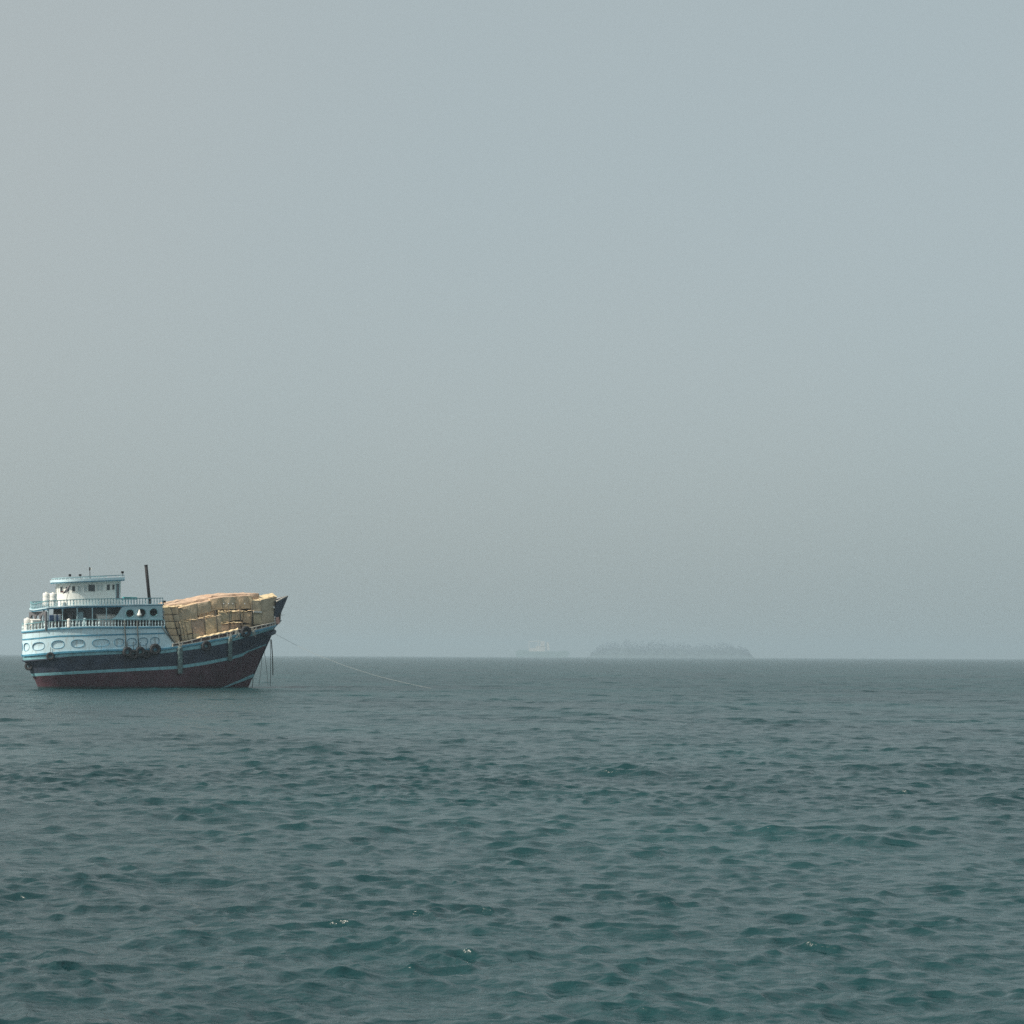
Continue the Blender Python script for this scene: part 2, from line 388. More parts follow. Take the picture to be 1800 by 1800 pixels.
for k in range(len(HR)-1):      # close the thin stem and sternpost
    for i in (0, nu-1):
        a = k*nu+i; b = nS+k*nu+i
        q = (a, a+nu, b+nu, b); hf.append(q if i == 0 else q[::-1]); hm.append({0:2,1:2,2:2,3:1,4:1,5:3,6:0,7:0,8:3}[k])
top = len(HR)-1
for i in range(nu-1):           # main deck
    hf.append((top*nu+i, top*nu+i+1, nS+top*nu+i+1, nS+top*nu+i)); hm.append(4)
hull = mesh_obj("hull", hv, hf, [M["hull_dark"], M["hull_red"], M["hull_foot"], M["teal"], M["deck"]], dhow, True, hm)
fix_normals(hull)
hull["label"] = "dark hull with two pale blue stripes and dull red lower side"
def surf_S(px, py):             # starboard half breadth of the hull where the photograph shows (px, py)
    best = None
    for k in range(len(HR)-1):
        lo, hi = rows[k][0], rows[k+1][0]
        if hi(px) <= py <= lo(px) or best is None:
            t = 0 if lo(px) == hi(px) else min(1, max(0, (lo(px)-py)/(lo(px)-hi(px))))
            def sb(rp):
                ps = [px_of(a, b) for a, b, c in rp]
                o = np.argsort(ps); return float(np.interp(px, np.array(ps)[o], np.array([b for a, b, c in rp])[o]))
            best = sb(HR[k])*(1-t)+sb(HR[k+1])*t
            if hi(px) <= py <= lo(px): return best
    return best
# mouldings along the hull (rub rails)
def rail_along(name, rp, prof, m, parent, i0=0, i1=None, sides=(1, -1)):
    for sd in sides:
        pts = [(X, -S*sd, Z) for X, S, Z in rp][i0:i1]
        if sd == -1: pts = pts[::-1]
        mb = MB(); mb.sweep(pts, prof); fix_normals(mb.build(name, m, parent))
rail_along("rub_rail", HR[8], [(-.02,-.10),(.16,-.08),(.16,.06),(-.02,.08)], M["hull_dark"], hull, 0, 14)
rail_along("rub_rail", HR[9], [(-.02,-.16),(.17,-.13),(.17,.10),(-.02,.12)], M["trim"], hull)
# boot stripe rising out of the water at the bow
mb = MB(); vtx = []
for i in range(15):
    t = i/14; px = 388+(446.5-388)*t; yb = 1211.5-(1211.5-1190)*t**1.05
    for dy in (0, -(2.0+4.2*t)):
        S = surf_S(px, yb+dy)+0.035; vtx.append(P(px, yb+dy, S))
mb.add(vtx, [(2*i, 2*i+2, 2*i+3, 2*i+1) for i in range(14)])
fix_normals(mb.build("bow_stripe", M["teal"], hull))

# ---- outlines of the stern decks
def outline(X0, La, B, p, X1, n=34, nf=26, B1=None):
    """starboard front -> stern -> port front, (X, S)"""
    st = []
    for i in range(n+1):
        t = (i/n)*math.pi/2
        st.append((X0+La*(1-math.cos(t)**(2/p)), B*math.sin(t)**(2/p)))
    XA = X0+La; B1 = B1 or B
    for i in range(1, nf+1):
        u = i/nf; st.append((XA+(X1-XA)*u, B+(B1-B)*u*u))
    # resample evenly
    q = np.array(st); d = np.concatenate([[0], np.cumsum(np.hypot(*np.diff(q, axis=0).T))])
    s = np.linspace(0, d[-1], 90)
    q = np.stack([np.interp(s, d, q[:,0]), np.interp(s, d, q[:,1])], 1)
    sb = [tuple(a) for a in q]
    return sb            # stern centreline -> starboard front
class Curve:
    def __init__(s, sb):
        s.q = np.array(sb); s.d = np.concatenate([[0], np.cumsum(np.hypot(*np.diff(s.q, axis=0).T))]); s.L = s.d[-1]
        s.px = np.array([px_of(a, b) for a, b in s.q])
    def at(s, t): return float(np.interp(t, s.d, s.q[:,0])), float(np.interp(t, s.d, s.q[:,1]))
    def nrm(s, t):
        a = s.at(max(0, t-.15)); b = s.at(min(s.L, t+.15)); v = Vector((b[0]-a[0], b[1]-a[1])).normalized()
        return (-v.y, v.x) if False else (v.y*-1, v.x)      # outward in (X, S): rotate tangent towards aft/starboard
    def s_of_px(s, px):
        k = int(np.argmin(s.px)); return float(np.interp(px, s.px[k:], s.d[k:]))
    def pt(s, t, py_line, off=0.0, dz=0.0, side=1):
        X, S = s.at(t); n = s.nrm(t); Z = Z_at(X, S, py_line(px_of(X, S)) if callable(py_line) else py_line)
        return Vector((X+n[0]*off, -(S+n[1]*off)*side, Z+dz))
    def path(s, py_line, off=0.0, dz=0.0, t0=0.0, t1=None, n=120):
        t1 = s.L if t1 is None else t1
        ts = np.linspace(t0, t1, n)
        sbp = [s.pt(t, py_line, off, dz, 1) for t in ts]
        if t0 == 0:
            po = [s.pt(t, py_line, off, dz, -1) for t in ts[1:]]
            return sbp[::-1] + po       # starboard front -> stern -> port front
        return sbp[::-1]
CU = Curve(outline(X_at(41, 0), 10.8, 4.66, 2.12, X_at(289, 4.60), B1=4.60))     # stern castle wall
LA = line((35,1111.5),(87,1105.5),(153,1102.5),(218,1103),(283,1102.5),(300,1102.5))  # bulwark top
LB = line((35,1125),(103,1118.2),(187,1116),(285,1113.2),(300,1113))              # middle moulding
LC = line((35,1153),(110,1146.5),(187,1143),(283,1141),(310,1137.5))              # lower moulding (gunwale)
LAR = line((35,1098.5),(77,1092.5),(153,1088.5),(220,1089),(283,1089.5),(300,1089.5))  # balustrade top
castle = bpy.data.objects.new("sterncastle", None); COL.objects.link(castle); castle.parent = dhow
def band(curve, lo, hi, t0, t1, side, off=0.0, n=None):
    n = n or max(2, int((t1-t0)/0.25)); v = []; f = []
    for i in range(n+1):
        t = t0+(t1-t0)*i/n
        v.append(curve.pt(t, lo, off, 0, side)); v.append(curve.pt(t, hi, off, 0, side))
    for i in range(n):
        q = (2*i, 2*i+2, 2*i+3, 2*i+1); f.append(q)
    return v, f
def hole_cells(curve, lo, hi, holes, t0, t1, side, depth, squ, wall_mb, rim_mi, backs):
    """holes: (s centre, half width, v centre, half height) in metres along / fraction of height. Wall with real recesses."""
    cur = t0
    def pt(t, v, inset=0.0):
        a = curve.pt(t, lo, -inset, 0, side); b = curve.pt(t, hi, -inset, 0, side); return a.lerp(b, v)
    for (sc, hw, vc, hh) in holes:
        c0, c1 = sc-hw-0.14, sc+hw+0.14
        if c0 > cur+1e-3: v, f = band(curve, lo, hi, cur, c0, side); wall_mb.add(v, f, 0)
        N = 40; ring = []; edge = []
        for k in range(N):
            a = 2*math.pi*k/N; cx, cy = math.cos(a), math.sin(a)
            ox = abs(cx)**(2/squ)*(1 if cx >= 0 else -1); oy = abs(cy)**(2/squ)*(1 if cy >= 0 else -1)
            ring.append((sc+hw*ox, vc+hh*oy))
            m_ = max(abs(cx), abs(cy)); ex, ey = cx/m_, cy/m_
            edge.append((sc+(hw+0.14)*ex, 0.5+0.5*ey if True else 0))
        v = [pt(*e) for e in edge]+[pt(*r_) for r_ in ring]+[pt(r_[0], r_[1], depth) for r_ in ring]
        wall_mb.add(v, [(k, (k+1)%N, N+(k+1)%N, N+k) for k in range(N)], 0)
        wall_mb.add(v, [(N+k, N+(k+1)%N, 2*N+(k+1)%N, 2*N+k) for k in range(N)], rim_mi)
        backs.append([pt(r_[0], r_[1], depth-0.01) for r_ in ring])
        cur = c1
    if cur < t1-1e-3: v, f = band(curve, lo, hi, cur, t1, side); wall_mb.add(v, f, 0)
def CUN(c, side):
    k = int(np.argmin((CU.q[:,0]-c.x)**2+(CU.q[:,1]-abs(c.y))**2)); n = CU.nrm(CU.d[k]); return Vector((n[0], -n[1]*side, 0))
ov = []
for pc, wpx, vc in ((42,12,.52),(67.5,21,.50),(101.5,22,.50),(136.5,23,.51),(177,30,.50),(209,17,.49),(231.5,15.5,.50),(251.5,16,.51),(272,15.5,.52)):
    s0, s1 = CU.s_of_px(pc-wpx/2), CU.s_of_px(pc+wpx/2)
    if pc == 42: s0, s1 = 0.2, 1.35
    ov.append(((s0+s1)/2, (s1-s0)/2, vc, .235))
ov = sorted(ov)
for side in (1, -1):
    wmb = MB(); backs = []
    hole_cells(CU, LC, LB, ov, 0.0, CU.L, side, 0.10, 2.5, wmb, 1, backs)
    v, f = band(CU, LB, LA, 0.0, CU.L, side); wmb.add(v, f, 0)
    w = wmb.build("side_wall", [M["white"], M["trim"]], castle, False)
    fix_normals(w)
    for bk in backs:
        c = sum(bk, Vector())/len(bk); pm = MB(); pm.add(bk+[c], [(i, (i+1)%len(bk), len(bk)) for i in range(len(bk))])
        pn = pm.build("oval_panel", M["white"], castle)
        rm = MB(); rm.tube([q+(q-c).normalized()*0.02+CUN(c, side)*0.10 for q in bk], 0.032, 5, closed=True); rm.build("oval_frame", M["trim"], pn, True)
# raking end of the stern castle down to the gunwale
for sd in (1, -1):
    mb = MB()
    o_ = [P(288.5,1103,4.60),P(288.5,1141,4.60),P(312,1138,4.58),P(308,1132,4.58),P(297,1118,4.59)]
    i_ = [p+Vector((0,0.14,0)) for p in o_]; n = 5
    pts = [Vector((p.x, p.y*sd, p.z)) for p in o_+i_]
    mb.add(pts, [tuple(range(n)), tuple(range(2*n-1, n-1, -1))]+[(k, (k+1)%n, n+(k+1)%n, n+k) for k in range(n)])
    fix_normals(mb.build("raking_end", M["white"], castle))
def curve_rail(name, curve, ln, prof, m, parent, dz=0.0, t0=0.0, t1=None):
    mb = MB(); mb.sweep(curve.path(ln, 0, dz, t0, t1)[::-1], [(-u, w_) for u, w_ in prof][::-1]); o = mb.build(name, m, parent); fix_normals(o); return o
PROF = lambda o0, o1, z0, z1: [(o0, z0), (o1, z0), (o1, z1), (o0, z1)]
# the sweep's right-hand side of a path running from port front round the stern to starboard front is outboard on both sides
curve_rail("moulding", CU, LB, PROF(-.03, .10, -.10, .09), M["trim"], castle)
curve_rail("moulding", CU, LA, PROF(-.16, .15, -.12, .05), M["trim"], castle)
curve_rail("curb", CU, LA, PROF(-.12, .09, .052, .17), M["white"], castle)
def deck_poly(name, curve, ln, off, dz, m, parent, thick=0.1):
    p = curve.path(ln, off, dz); h_ = len(p)//2
    sb = p[:h_+1][::-1]; po = p[h_:]
    k = min(len(sb), len(po)); v = sb[:k]+po[:k]; v2 = [q-Vector((0,0,thick)) for q in v]
    f = []
    for i in range(k-1):
        f += [(i, i+1, k+i+1, k+i), (2*k+i, 3*k+i, 3*k+i+1, 2*k+i+1), (i, 2*k+i, 2*k+i+1, i+1), (k+i, k+i+1, 3*k+i+1, 3*k+i)]
    f.append((k-1, 3*k-1+0-0, 2*k-1+0, 2*k-1)[0:0] or (k-1, 2*k-1, 4*k-1, 3*k-1))
    o = mesh_obj(name, v+v2, f, m, parent); fix_normals(o); return o
deck_poly("poop_deck", CU, LA, -0.18, -0.05, M["deck"], castle)

# ---- balustrades
bal_mesh = None
def baluster_mesh(h, bm_):
    mb = MB(); mb.lathe((0,0,0), [(.075,0),(.075,.10*h),(.045,.16*h),(.085,.42*h),(.05,.68*h),(.04,.84*h),(.07,.9*h),(.07,h)], 6)
    me = bpy.data.meshes.new("baluster"); me.from_pydata([tuple(p) for p in mb.v], [], mb.f); me.materials.append(bm_); return me
def balustrade(curve, base, topl, parent, spacing, inset, t1=None, wide=1.0, railw=.09, railm=None, bm_=None):
    t1 = t1 or curve.L
    hs = [(curve.pt(t, topl)-curve.pt(t, base)).z for t in np.linspace(0, t1, 9)]
    h = float(np.mean(hs)); me = baluster_mesh(1.0, bm_ or M['balu'])
    n = int(t1/spacing)
    for side in (1, -1):
        for i in range(n+1):
            if side == -1 and i == 0: continue
            t = t1*i/n; a = curve.pt(t, base, -inset, 0.02, side); b = curve.pt(t, topl, -inset, -0.02, side)
            o = bpy.data.objects.new("baluster", me); COL.objects.link(o); o.parent = parent
            post = (i % 8 == 0)
            o.location = a; o.scale = ((1.7 if post else 1.0)*wide, (1.7 if post else 1.0)*wide, (b.z-a.z))
    mb = MB(); mb.sweep(curve.path(topl, -inset, 0, 0, t1)[::-1], [(-railw,-.06),(railw,-.06),(railw,.05),(-railw,.05)])
    fix_normals(mb.build("handrail", railm or M["rail"], parent))
pb = bpy.data.objects.new("poop_balustrade", None); COL.objects.link(pb); pb.parent = dhow
balustrade(CU, lambda p: LA(p)-1.6, LAR, pb, 0.44, 0.02, wide=1.35, bm_=M['balu_light'])

# ---- upper deck
q0 = []
Xa = X_at(82, 3.25)
for t in np.linspace(0, 1, 8): q0.append((Xa-0.55*(1-t**2), 3.0*t))
q0.append((Xa+0.05, 3.2))
for t in np.linspace(0.08, 1, 14): q0.append((Xa+0.05+7.5*t, 3.2+1.28*math.sin(t*math.pi/2)))
q0.append((X_at(286, 4.46), 4.46))
qq = np.array(q0); dd = np.concatenate([[0], np.cumsum(np.hypot(*np.diff(qq, axis=0).T))]); ss = np.linspace(0, dd[-1], 120)
UD = Curve([(float(np.interp(s, dd, qq[:,0])), float(np.interp(s, dd, qq[:,1]))) for s in ss])
U_b = line((50,1077),(75,1072.5),(137,1068.5),(187,1068.5),(213,1068),(285,1066),(300,1066))
U_t = line((50,1074),(87,1067.8),(137,1064.5),(215,1063.5),(280,1062.3),(300,1062))
U_r = line((50,1064),(56,1062.3),(80,1056.5),(153,1053),(220,1052),(281,1051.2),(300,1051))
ud = bpy.data.objects.new("upper_deck", None); COL.objects.link(ud); ud.parent = dhow
deck_poly("deck_slab", UD, U_t, -0.02, 0.0, M["pale"], ud, 0.24)
curve_rail("edge_moulding", UD, lambda p: (U_b(p)+U_t(p))/2, PROF(-.02, .14, -.10, .06), M["trim"], ud)
curve_rail("edge_cap", UD, U_t, PROF(-.12, .12, -.06, .07), M["white"], ud)
ub = bpy.data.objects.new("upper_balustrade", None); COL.objects.link(ub); ub.parent = dhow
balustrade(UD, lambda p: U_t(p)-0.8, U_r, ub, 0.42, 0.05)

# deckhouse under the upper deck
DH = Curve(outline(X_at(100, 0), 3.0, 2.75, 4.0, X_at(286, 2.75)))
dh = bpy.data.objects.new("deckhouse", None); COL.objects.link(dh); dh.parent = dhow
for side in (1, -1):
    v, f = band(DH, LA, lambda p: U_t(p)+2.6, 0, DH.L, side); mb = MB(); mb.add(v, f); fix_normals(mb.build("wall", M["shade_house"], dh))
mb = MB()
e0, e1 = DH.pt(DH.L, LA, 0, 0, 1), DH.pt(DH.L, LA, 0, 0, -1); g0, g1 = DH.pt(DH.L, lambda p: U_t(p)+2.6, 0, 0, 1), DH.pt(DH.L, lambda p: U_t(p)+2.6, 0, 0, -1)
mb.add([e0, e1, g1, g0], [(0,1,2,3)]); mb.build("front_wall", M["pale"], dh)
def wall_plate(name, curve, px0, px1, py0, py1, off, thick, m, parent, side=1, frame=None):
    s0, s1 = curve.s_of_px(px0), curve.s_of_px(px1)
    pc = (px0+px1)/2
    a = curve.pt(s0, py1, off, 0, side); b = curve.pt(s1, py1, off, 0, side); zt = curve.pt((s0+s1)/2, py0).z; zb = curve.pt((s0+s1)/2, py1).z
    t = (b-a); t.z = 0; L = t.length; t.normalize(); o = Vector((t.y, -t.x, 0)); 
    nn = curve.nrm((s0+s1)/2); on = Vector((nn[0], -nn[1]*side, 0))
    if o.dot(on) < 0: o = -o
    c = (a+b)/2; c.z = (zt+zb)/2
    mb = MB(); mb.box(c, (L, thick, zt-zb), (t, o, Vector((0,0,1)))); w = mb.build(name, m, parent); fix_normals(w)
    if frame:
        fm = MB(); e = 0.06
        for sgn in (-1, 1):
            fm.box(c+t*(sgn*(L/2+e/2)), (e, thick+0.07, zt-zb+2*e), (t, o, Vector((0,0,1))))
            fm.box(c+Vector((0,0,sgn*((zt-zb)/2+e/2))), (L, thick+0.066, e), (t, o, Vector((0,0,1))))
        fix_normals(fm.build("window_frame", frame, w))
    return w
for a, b, yt, yb, mm in ((137,146,1076,1100,"pale"),(126,134,1079,1091,"glass"),(150,158,1079,1100,"glass"),(161,168,1079,1091,"glass"),(112,119,1078,1100,"glass"),(178,186,1078,1100,"glass"),(196,204,1079,1091,"glass")):
    for side in (1, -1): wall_plate("door" if yb == 1100 else "window", DH, a, b, yt, yb, 0.02, 0.08, M[mm], dh, side)
# posts carrying the upper deck
for s_ in (0.0, 1.0):
    pass
for pxp in (84.5, 110, 136, 163, 188):
    s_ = UD.s_of_px(pxp)
    for side in (1, -1):
        a = UD.pt(s_, LA, -0.25, 0.05, side); b = UD.pt(s_, U_t, -0.25, -0.24, side)
        mb = MB(); mb.lathe((a.x, a.y, a.z), [(.10,0),(.10,.3),(.07,.5),(.07,(b.z-a.z)*.8),(.13,(b.z-a.z)*.93),(.13,(b.z-a.z))], 8)
        mb.build("post", M["pale"], ud, True)
# arched bracket across the stern under the upper deck
zt = UD.pt(0.3, U_t).z-0.24; zb = UD.pt(0.3, LA).z+0.02
arch = MB(); ya = 3.0
def arch_seg(y0, y1, Xp):
    N = 14; v = []; f = []
    w_ = y1-y0
    for i in range(N+1):
        y = y0+w_*i/N; u = abs(2*i/N-1)
        zin = zb+0.55+(zt-zb-0.95)*math.sqrt(max(0, 1-u**2.4))
        if i in (0, N): zin = zb
        for dx_ in (0, 0.16):
            v += [(Xp+dx_, y, zin), (Xp+dx_, y, zt)]
    for i in range(N):
        a = 4*i; b = a+4
        f += [(a, b, b+1, a+1), (a+2, a+3, b+3, b+2), (a, a+2, b+2, b), (a+1, b+1, b+3, a+3)]
    arch.add(v, f)
for y0, y1 in ((-3.0, -0.95), (-0.95, 0.95), (0.95, 3.0)): arch_seg(y0, y1, Xa-0.1)
for y0 in (-3.0, -0.95, 0.95, 3.0): arch.box((Xa-0.02, y0, (zt+zb)/2), (0.22, 0.26, zt-zb-0.004))
fix_normals(arch.build("arched_bracket", M["shade_house"], ud))

# porthole wall, starboard and port
PW = Curve([(X_at(150, 4.5)+i*0.2, 4.5) for i in range(int((X_at(286, 4.5)-X_at(150, 4.5))/0.2)+2)])
W_b = line((180,1090),(290,1090)); W_t = line((180,1066.8),(290,1064.8))
for side in (1, -1):
    pw = bpy.data.objects.new("porthole_screen", None); COL.objects.link(pw); pw.parent = dhow
    mb = MB(); backs = []
    hl = []
    for pc, yc, r_ in ((228,1078.3,7.6),(248.3,1077.6,7.8),(269.5,1076.8,7.4)):
        s_ = PW.s_of_px(pc); hl.append((s_, PW.s_of_px(pc+r_)-s_, (1090-yc)/24.2, r_*0.96/24.2))
    t0, t1 = PW.s_of_px(216), PW.s_of_px(285.5)
    hole_cells(PW, W_b, W_t, hl, t0, t1, side, 0.22, 2.0, mb, 1, backs)
    crv = line((190,1089.2),(197,1087.6),(203,1084.2),(207.5,1079.5),(210.5,1074),(213,1069.5),(216,1066.2))
    N = 16; v = []; f = []
    for i in range(N+1):
        t = PW.s_of_px(190+26*i/N)
        v += [PW.pt(t, W_b, 0, 0, side), PW.pt(t, crv, 0, 0, side), PW.pt(t, W_b, -0.2, 0, side), PW.pt(t, crv, -0.2, 0, side)]
    for i in range(N):
        a = 4*i; f += [(a, a+4, a+5, a+1), (a+2, a+3, a+7, a+6), (a+1, a+5, a+7, a+3)]
    mb.add(v, f, 0)
    fix_normals(mb.build("screen_wall", [M["pale"], M["trim"]], pw))
    if True:
        for b in backs:   # ring frames round the portholes
            c = sum(b, Vector())/len(b); rm = MB(); rm.tube([p+Vector((0, -0.21*side, 0)) for p in b], 0.07, 6, closed=True); rm.build("porthole_frame", M["rail"], pw, True)
# front bulkhead closing the stern block
mb = MB(); Xf = X_at(286, 4.46)
zb2, zt2 = Z_at(Xf, 4.46, 1141), Z_at(Xf, 4.46, 1063)
mb.box((Xf-0.1, 0, (zb2+zt2)/2-0.15), (0.12, 8.5, zt2-zb2-0.3)); mb.build("front_bulkhead", M["pale"], castle)

# ---- wheelhouse
wh = bpy.data.objects.new("wheelhouse", None); COL.objects.link(wh); wh.parent = dhow
WH = Curve(outline(X_at(102.5, 0), 4.6, 2.75, 3.2, X_at(212, 2.6), B1=2.6))
H_b = lambda p: U_t(p)+0.3
H_t = line((80,1024.5),(157,1021.5),(218,1019.5))
for side in (1, -1):
    v, f = band(WH, H_b, H_t, 0, WH.L, side); mb = MB(); mb.add(v, f); fix_normals(mb.build("wall", M["house"], wh))
a0, a1 = WH.pt(WH.L, H_b, 0, 0, 1), WH.pt(WH.L, H_b, 0, 0, -1); b0_, b1_ = WH.pt(WH.L, H_t, 0, 0, 1), WH.pt(WH.L, H_t, 0, 0, -1)
mb = MB(); mb.add([a0, a1, b1_, b0_], [(0,1,2,3)]); fix_normals(mb.build("front_wall", M["house"], wh))
for y_ in (-1.9, -0.95, 0, 0.95, 1.9):
    mb = MB(); mb.box((a0.x+0.02, y_, b0_.z-0.95), (0.08, 0.75, 0.8)); mb.build("window", M["glass"], wh)
for a, b, yt, yb, mm in ((99.6,102.6,1030.5,1041.5,"glass"),(106,110.6,1031.5,1041.5,"glass"),(115.5,119.5,1031.5,1041,"glass"),(126.4,131.6,1030.5,1040.2,"glass"),(136,141,1030,1039.5,"curtain"),(146.8,152.3,1029,1039,"curtain"),
                         (154.5,166.2,1027.5,1039.5,"glass"),(170.5,174,1028,1038,"curtain"),(176.6,180,1028,1038,"curtain"),(186.8,192.3,1027.5,1037.5,"glass"),(196.6,200.6,1027.5,1036.5,"glass")):
    for side in (1, -1): wall_plate("window", WH, a, b, yt, yb, 0.0, 0.07, M[mm], wh, side, frame=M["house"])
for side in (1, -1):
    dr_ = wall_plate("door", WH, 203.5, 208.8, 1026.5, 1053, 0.0, 0.08, M["shade_house"], wh, side, frame=M["pale"])
RF = Curve(outline(X_at(94, 0), 4.9, 3.3, 3.0, X_at(218.5, 3.25), B1=3.2))
R_t = line((80,1021.5),(92,1020.8),(157,1018.2),(218,1015.8))
roof = deck_poly("roof", RF, R_t, -0.02, 0, M["house"], wh, 0.40)
curve_rail("roof_edge", RF, R_t, PROF(-.06, .05, -.36, -.24), M["trim"], roof)
curve_rail("roof_cap", RF, R_t, PROF(-.12, .07, -.235, .09), M["white"], roof)
R_r = line((80,1018),(92.5,1016.6),(157,1013.2),(217,1010.8))
rb = bpy.data.objects.new("roof_balustrade", None); COL.objects.link(rb); rb.parent = dhow
balustrade(RF, lambda p: R_t(p)-0.6, R_r, rb, 0.62, 0.12, wide=0.75, railw=.05, railm=M["balu"], bm_=M['balu_light'])
# masts and small fittings on the wheelhouse roof
mst = bpy.data.objects.new("signal_mast", None); COL.objects.link(mst); mst.parent = dhow
p0 = P(157.8,1018,0.6); p1 = P(157,997,0.6); p2 = P(154.8,969,0.6)
mb = MB(); mb.tube([p0, p1], [.05,.04], 6); mb.build("pole", M["black"], mst)
mb = MB(); mb.tube([p1, p2], [.018,.010], 5); mb.build("whip_aerial", M["balu"], mst)
mb = MB(); mb.lathe(P(157,1003,0.6), [(.05,0),(.10,.05),(.10,.42),(.05,.47)], 8); mb.build("lamp", M["black"], mst, True)
mb = MB(); mb.lathe(P(159.6,1000.8,0.6), [(.05,0),(.11,.04),(.11,.14),(.05,.18)], 8); mb.build("dome", M["house"], mst, True)
def fitting(name, px, y0, y1, S, w_, m, lean=0.0):
    a = P(px, y0, S); b = P(px+lean, y1, S); h_ = b.z-a.z
    mb = MB(); mb.tube([a, a.lerp(b, .55)], .035, 6); c = a.lerp(b, .78)
    mb.box(c, (w_, w_*.8, h_*.44)); o = mb.build(name, M[m], dhow); fix_normals(o); return o
fitting("searchlight", 122.8, 1018, 1009.2, 2.2, .28, "black", -0.8)
fitting("searchlight", 140.2, 1017, 1009.2, 1.6, .30, "black")
fitting("horn", 214.9, 1013, 1004, 2.0, .30, "black", -0.4)
fitting("deck_lamp", 286.5, 1064, 1055.8, 4.3, .42, "black", 1.6)

# ---- funnel pipe
mb = MB(); f0 = P(263.2,1064,0.8); f1 = P(255.9,993,0.8); d_ = (f1-f0)
mb.tube([f0, f0+d_*.5, f1], .22, 14); mb.build("funnel", M["black"], dhow, True)
mb = MB(); mb.tube([f1-d_*.03, f1+d_*.004], .245, 14); mb.build("funnel_collar", M["black"], dhow, True)
mb = MB(); mb.tube([f0, f0+d_*.10], .28, 14); mb.build("funnel_collar", M["black"], dhow, True)

# ---- forward bulwark
GW = HR[9]
fb = bpy.data.objects.new("forward_bulwark", None); COL.objects.link(fb); fb.parent = dhow
BT = line((300,1132.5),(312,1130.5),(330,1127),(352,1121.5),(383,1115.5),(403,1111.2),(419,1106.8),(440,1103.5),(462,1098.5),(474,1096),(490,1092))
ii = [i for i, (X, S, Z) in enumerate(GW) if px_of(X, S) > 303]
for side in (1, -1):
    lo = []; hi = []
    for i in ii:
        X, S, Z = GW[i]; lo.append(Vector((X, -S*side, Z+0.02))); hi.append(Vector((X, -(S+0.03)*side, Z_at(X, S, BT(px_of(X, S))))))
    n = len(lo)
    inn = Vector((0, 0.10*side, 0))
    v = lo+hi+[p+inn for p in lo]+[p+inn for p in hi]
    f = []
    for i in range(n-1): f += [(i, i+1, n+i+1, n+i), (2*n+i, 3*n+i, 3*n+i+1, 2*n+i+1)]
    fix_normals(mesh_obj("bulwark_plank", v, f, M["plank"], fb))
    for nm, pth, pr, mm in (("cap_rail", hi, [(-.16,-.05),(.12,-.05),(.12,.06),(-.16,.06)], "capw"), ("gunwale_strake", lo, [(-.02,.09),(.12,.09),(.12,.20),(-.02,.20)], "capw")):
        mb = MB(); mb.sweep(pth if side == 1 else pth[::-1], pr); fix_normals(mb.build(nm, M[mm], fb))
    for k in range(0, n, 2):
        mb = MB(); mb.box(lo[k].lerp(hi[k], .5)+Vector((0, -0.06*side, 0)), (.13, .14, (hi[k]-lo[k]).z*0.9)); mb.build("stanchion", M["capw"], fb)

# ---- stem head (raised prow) and bow platform
prow = bpy.data.objects.new("prow", None); COL.objects.link(prow); prow.parent = dhow
t_tip = P(504.8,1048,0); t_low = P(482.2,1101,0)
nose = []
aftS = 1.5
for sd in (1, -1):
    nose.append([t_tip+Vector((0,-.10*sd,0)), t_low+Vector((0,-.12*sd,0)),
                 Vector((P(470,1104,0).x, -1.15*sd, P(470,1104,0).z)), Vector((P(477,1058,0).x, -aftS*sd, P(477,1058,0).z))])
A_, B_ = nose
inner = [p+Vector((-.25, (0.16 if p.y < 0 else -0.16) if abs(p.y) > .5 else 0, 0)) for p in A_+B_]
v = A_+B_
mb = MB(); mb.add(v, [(0,1,2,3), (4,7,6,5), (0,4,5,1)])
v2 = [p.copy() for p in v]
for k, p in enumerate(v2):
    p.x -= 0.3; p.y *= 0.82 if abs(p.y) > 0.5 else 0.3
mb.add(v2, [(3,2,1,0), (5,6,7,4)])
mb.add([v[0], v[3], v2[3], v2[0], v[4], v[7], v2[7], v2[4]], [(0,1,2,3), (4,7,6,5)])
fix_normals(mb.build("bow_planking", M["hull_dark"], prow))
mb = MB()
for q in (A_, B_):
    mb.tube([q[0]+Vector((0.02,0,.03)), q[0].lerp(q[3], .5)+Vector((0,0,.05)), q[3]+Vector((0,0,.03))], [.06,.11,.12], 6)
mb.build("prow_cap", M["capw"], prow, True)
mb = MB(); mb.tube([P(444,1190,0), P(471.4,1127,0), P(482,1101.5,0), P(504.9,1047.5,0)], [.13,.14,.16,.12], 8); mb.build("stem_post", M["hull_dark"], prow, True)
mb = MB()        # platform either side of the stem
pl = [(464,1106.5,3.0),(474,1103.5,2.2),(484.5,1100.5,1.3),(495.5,1091.5,0.9),(492,1092.5,-0.2)]
ptsT = [P(a, b-1.0, c) for a, b, c in pl]; ptsB = [P(a+(-4 if k == 3 else -1 if k > 1 else 0), b+2.8, c*.93) for k, (a, b, c) in enumerate(pl)]
n = len(pl)
ptsT2 = [Vector((p.x, 0.0, p.z)) for p in ptsT]; ptsB2 = [Vector((p.x-.1, 0.0, p.z)) for p in ptsB]
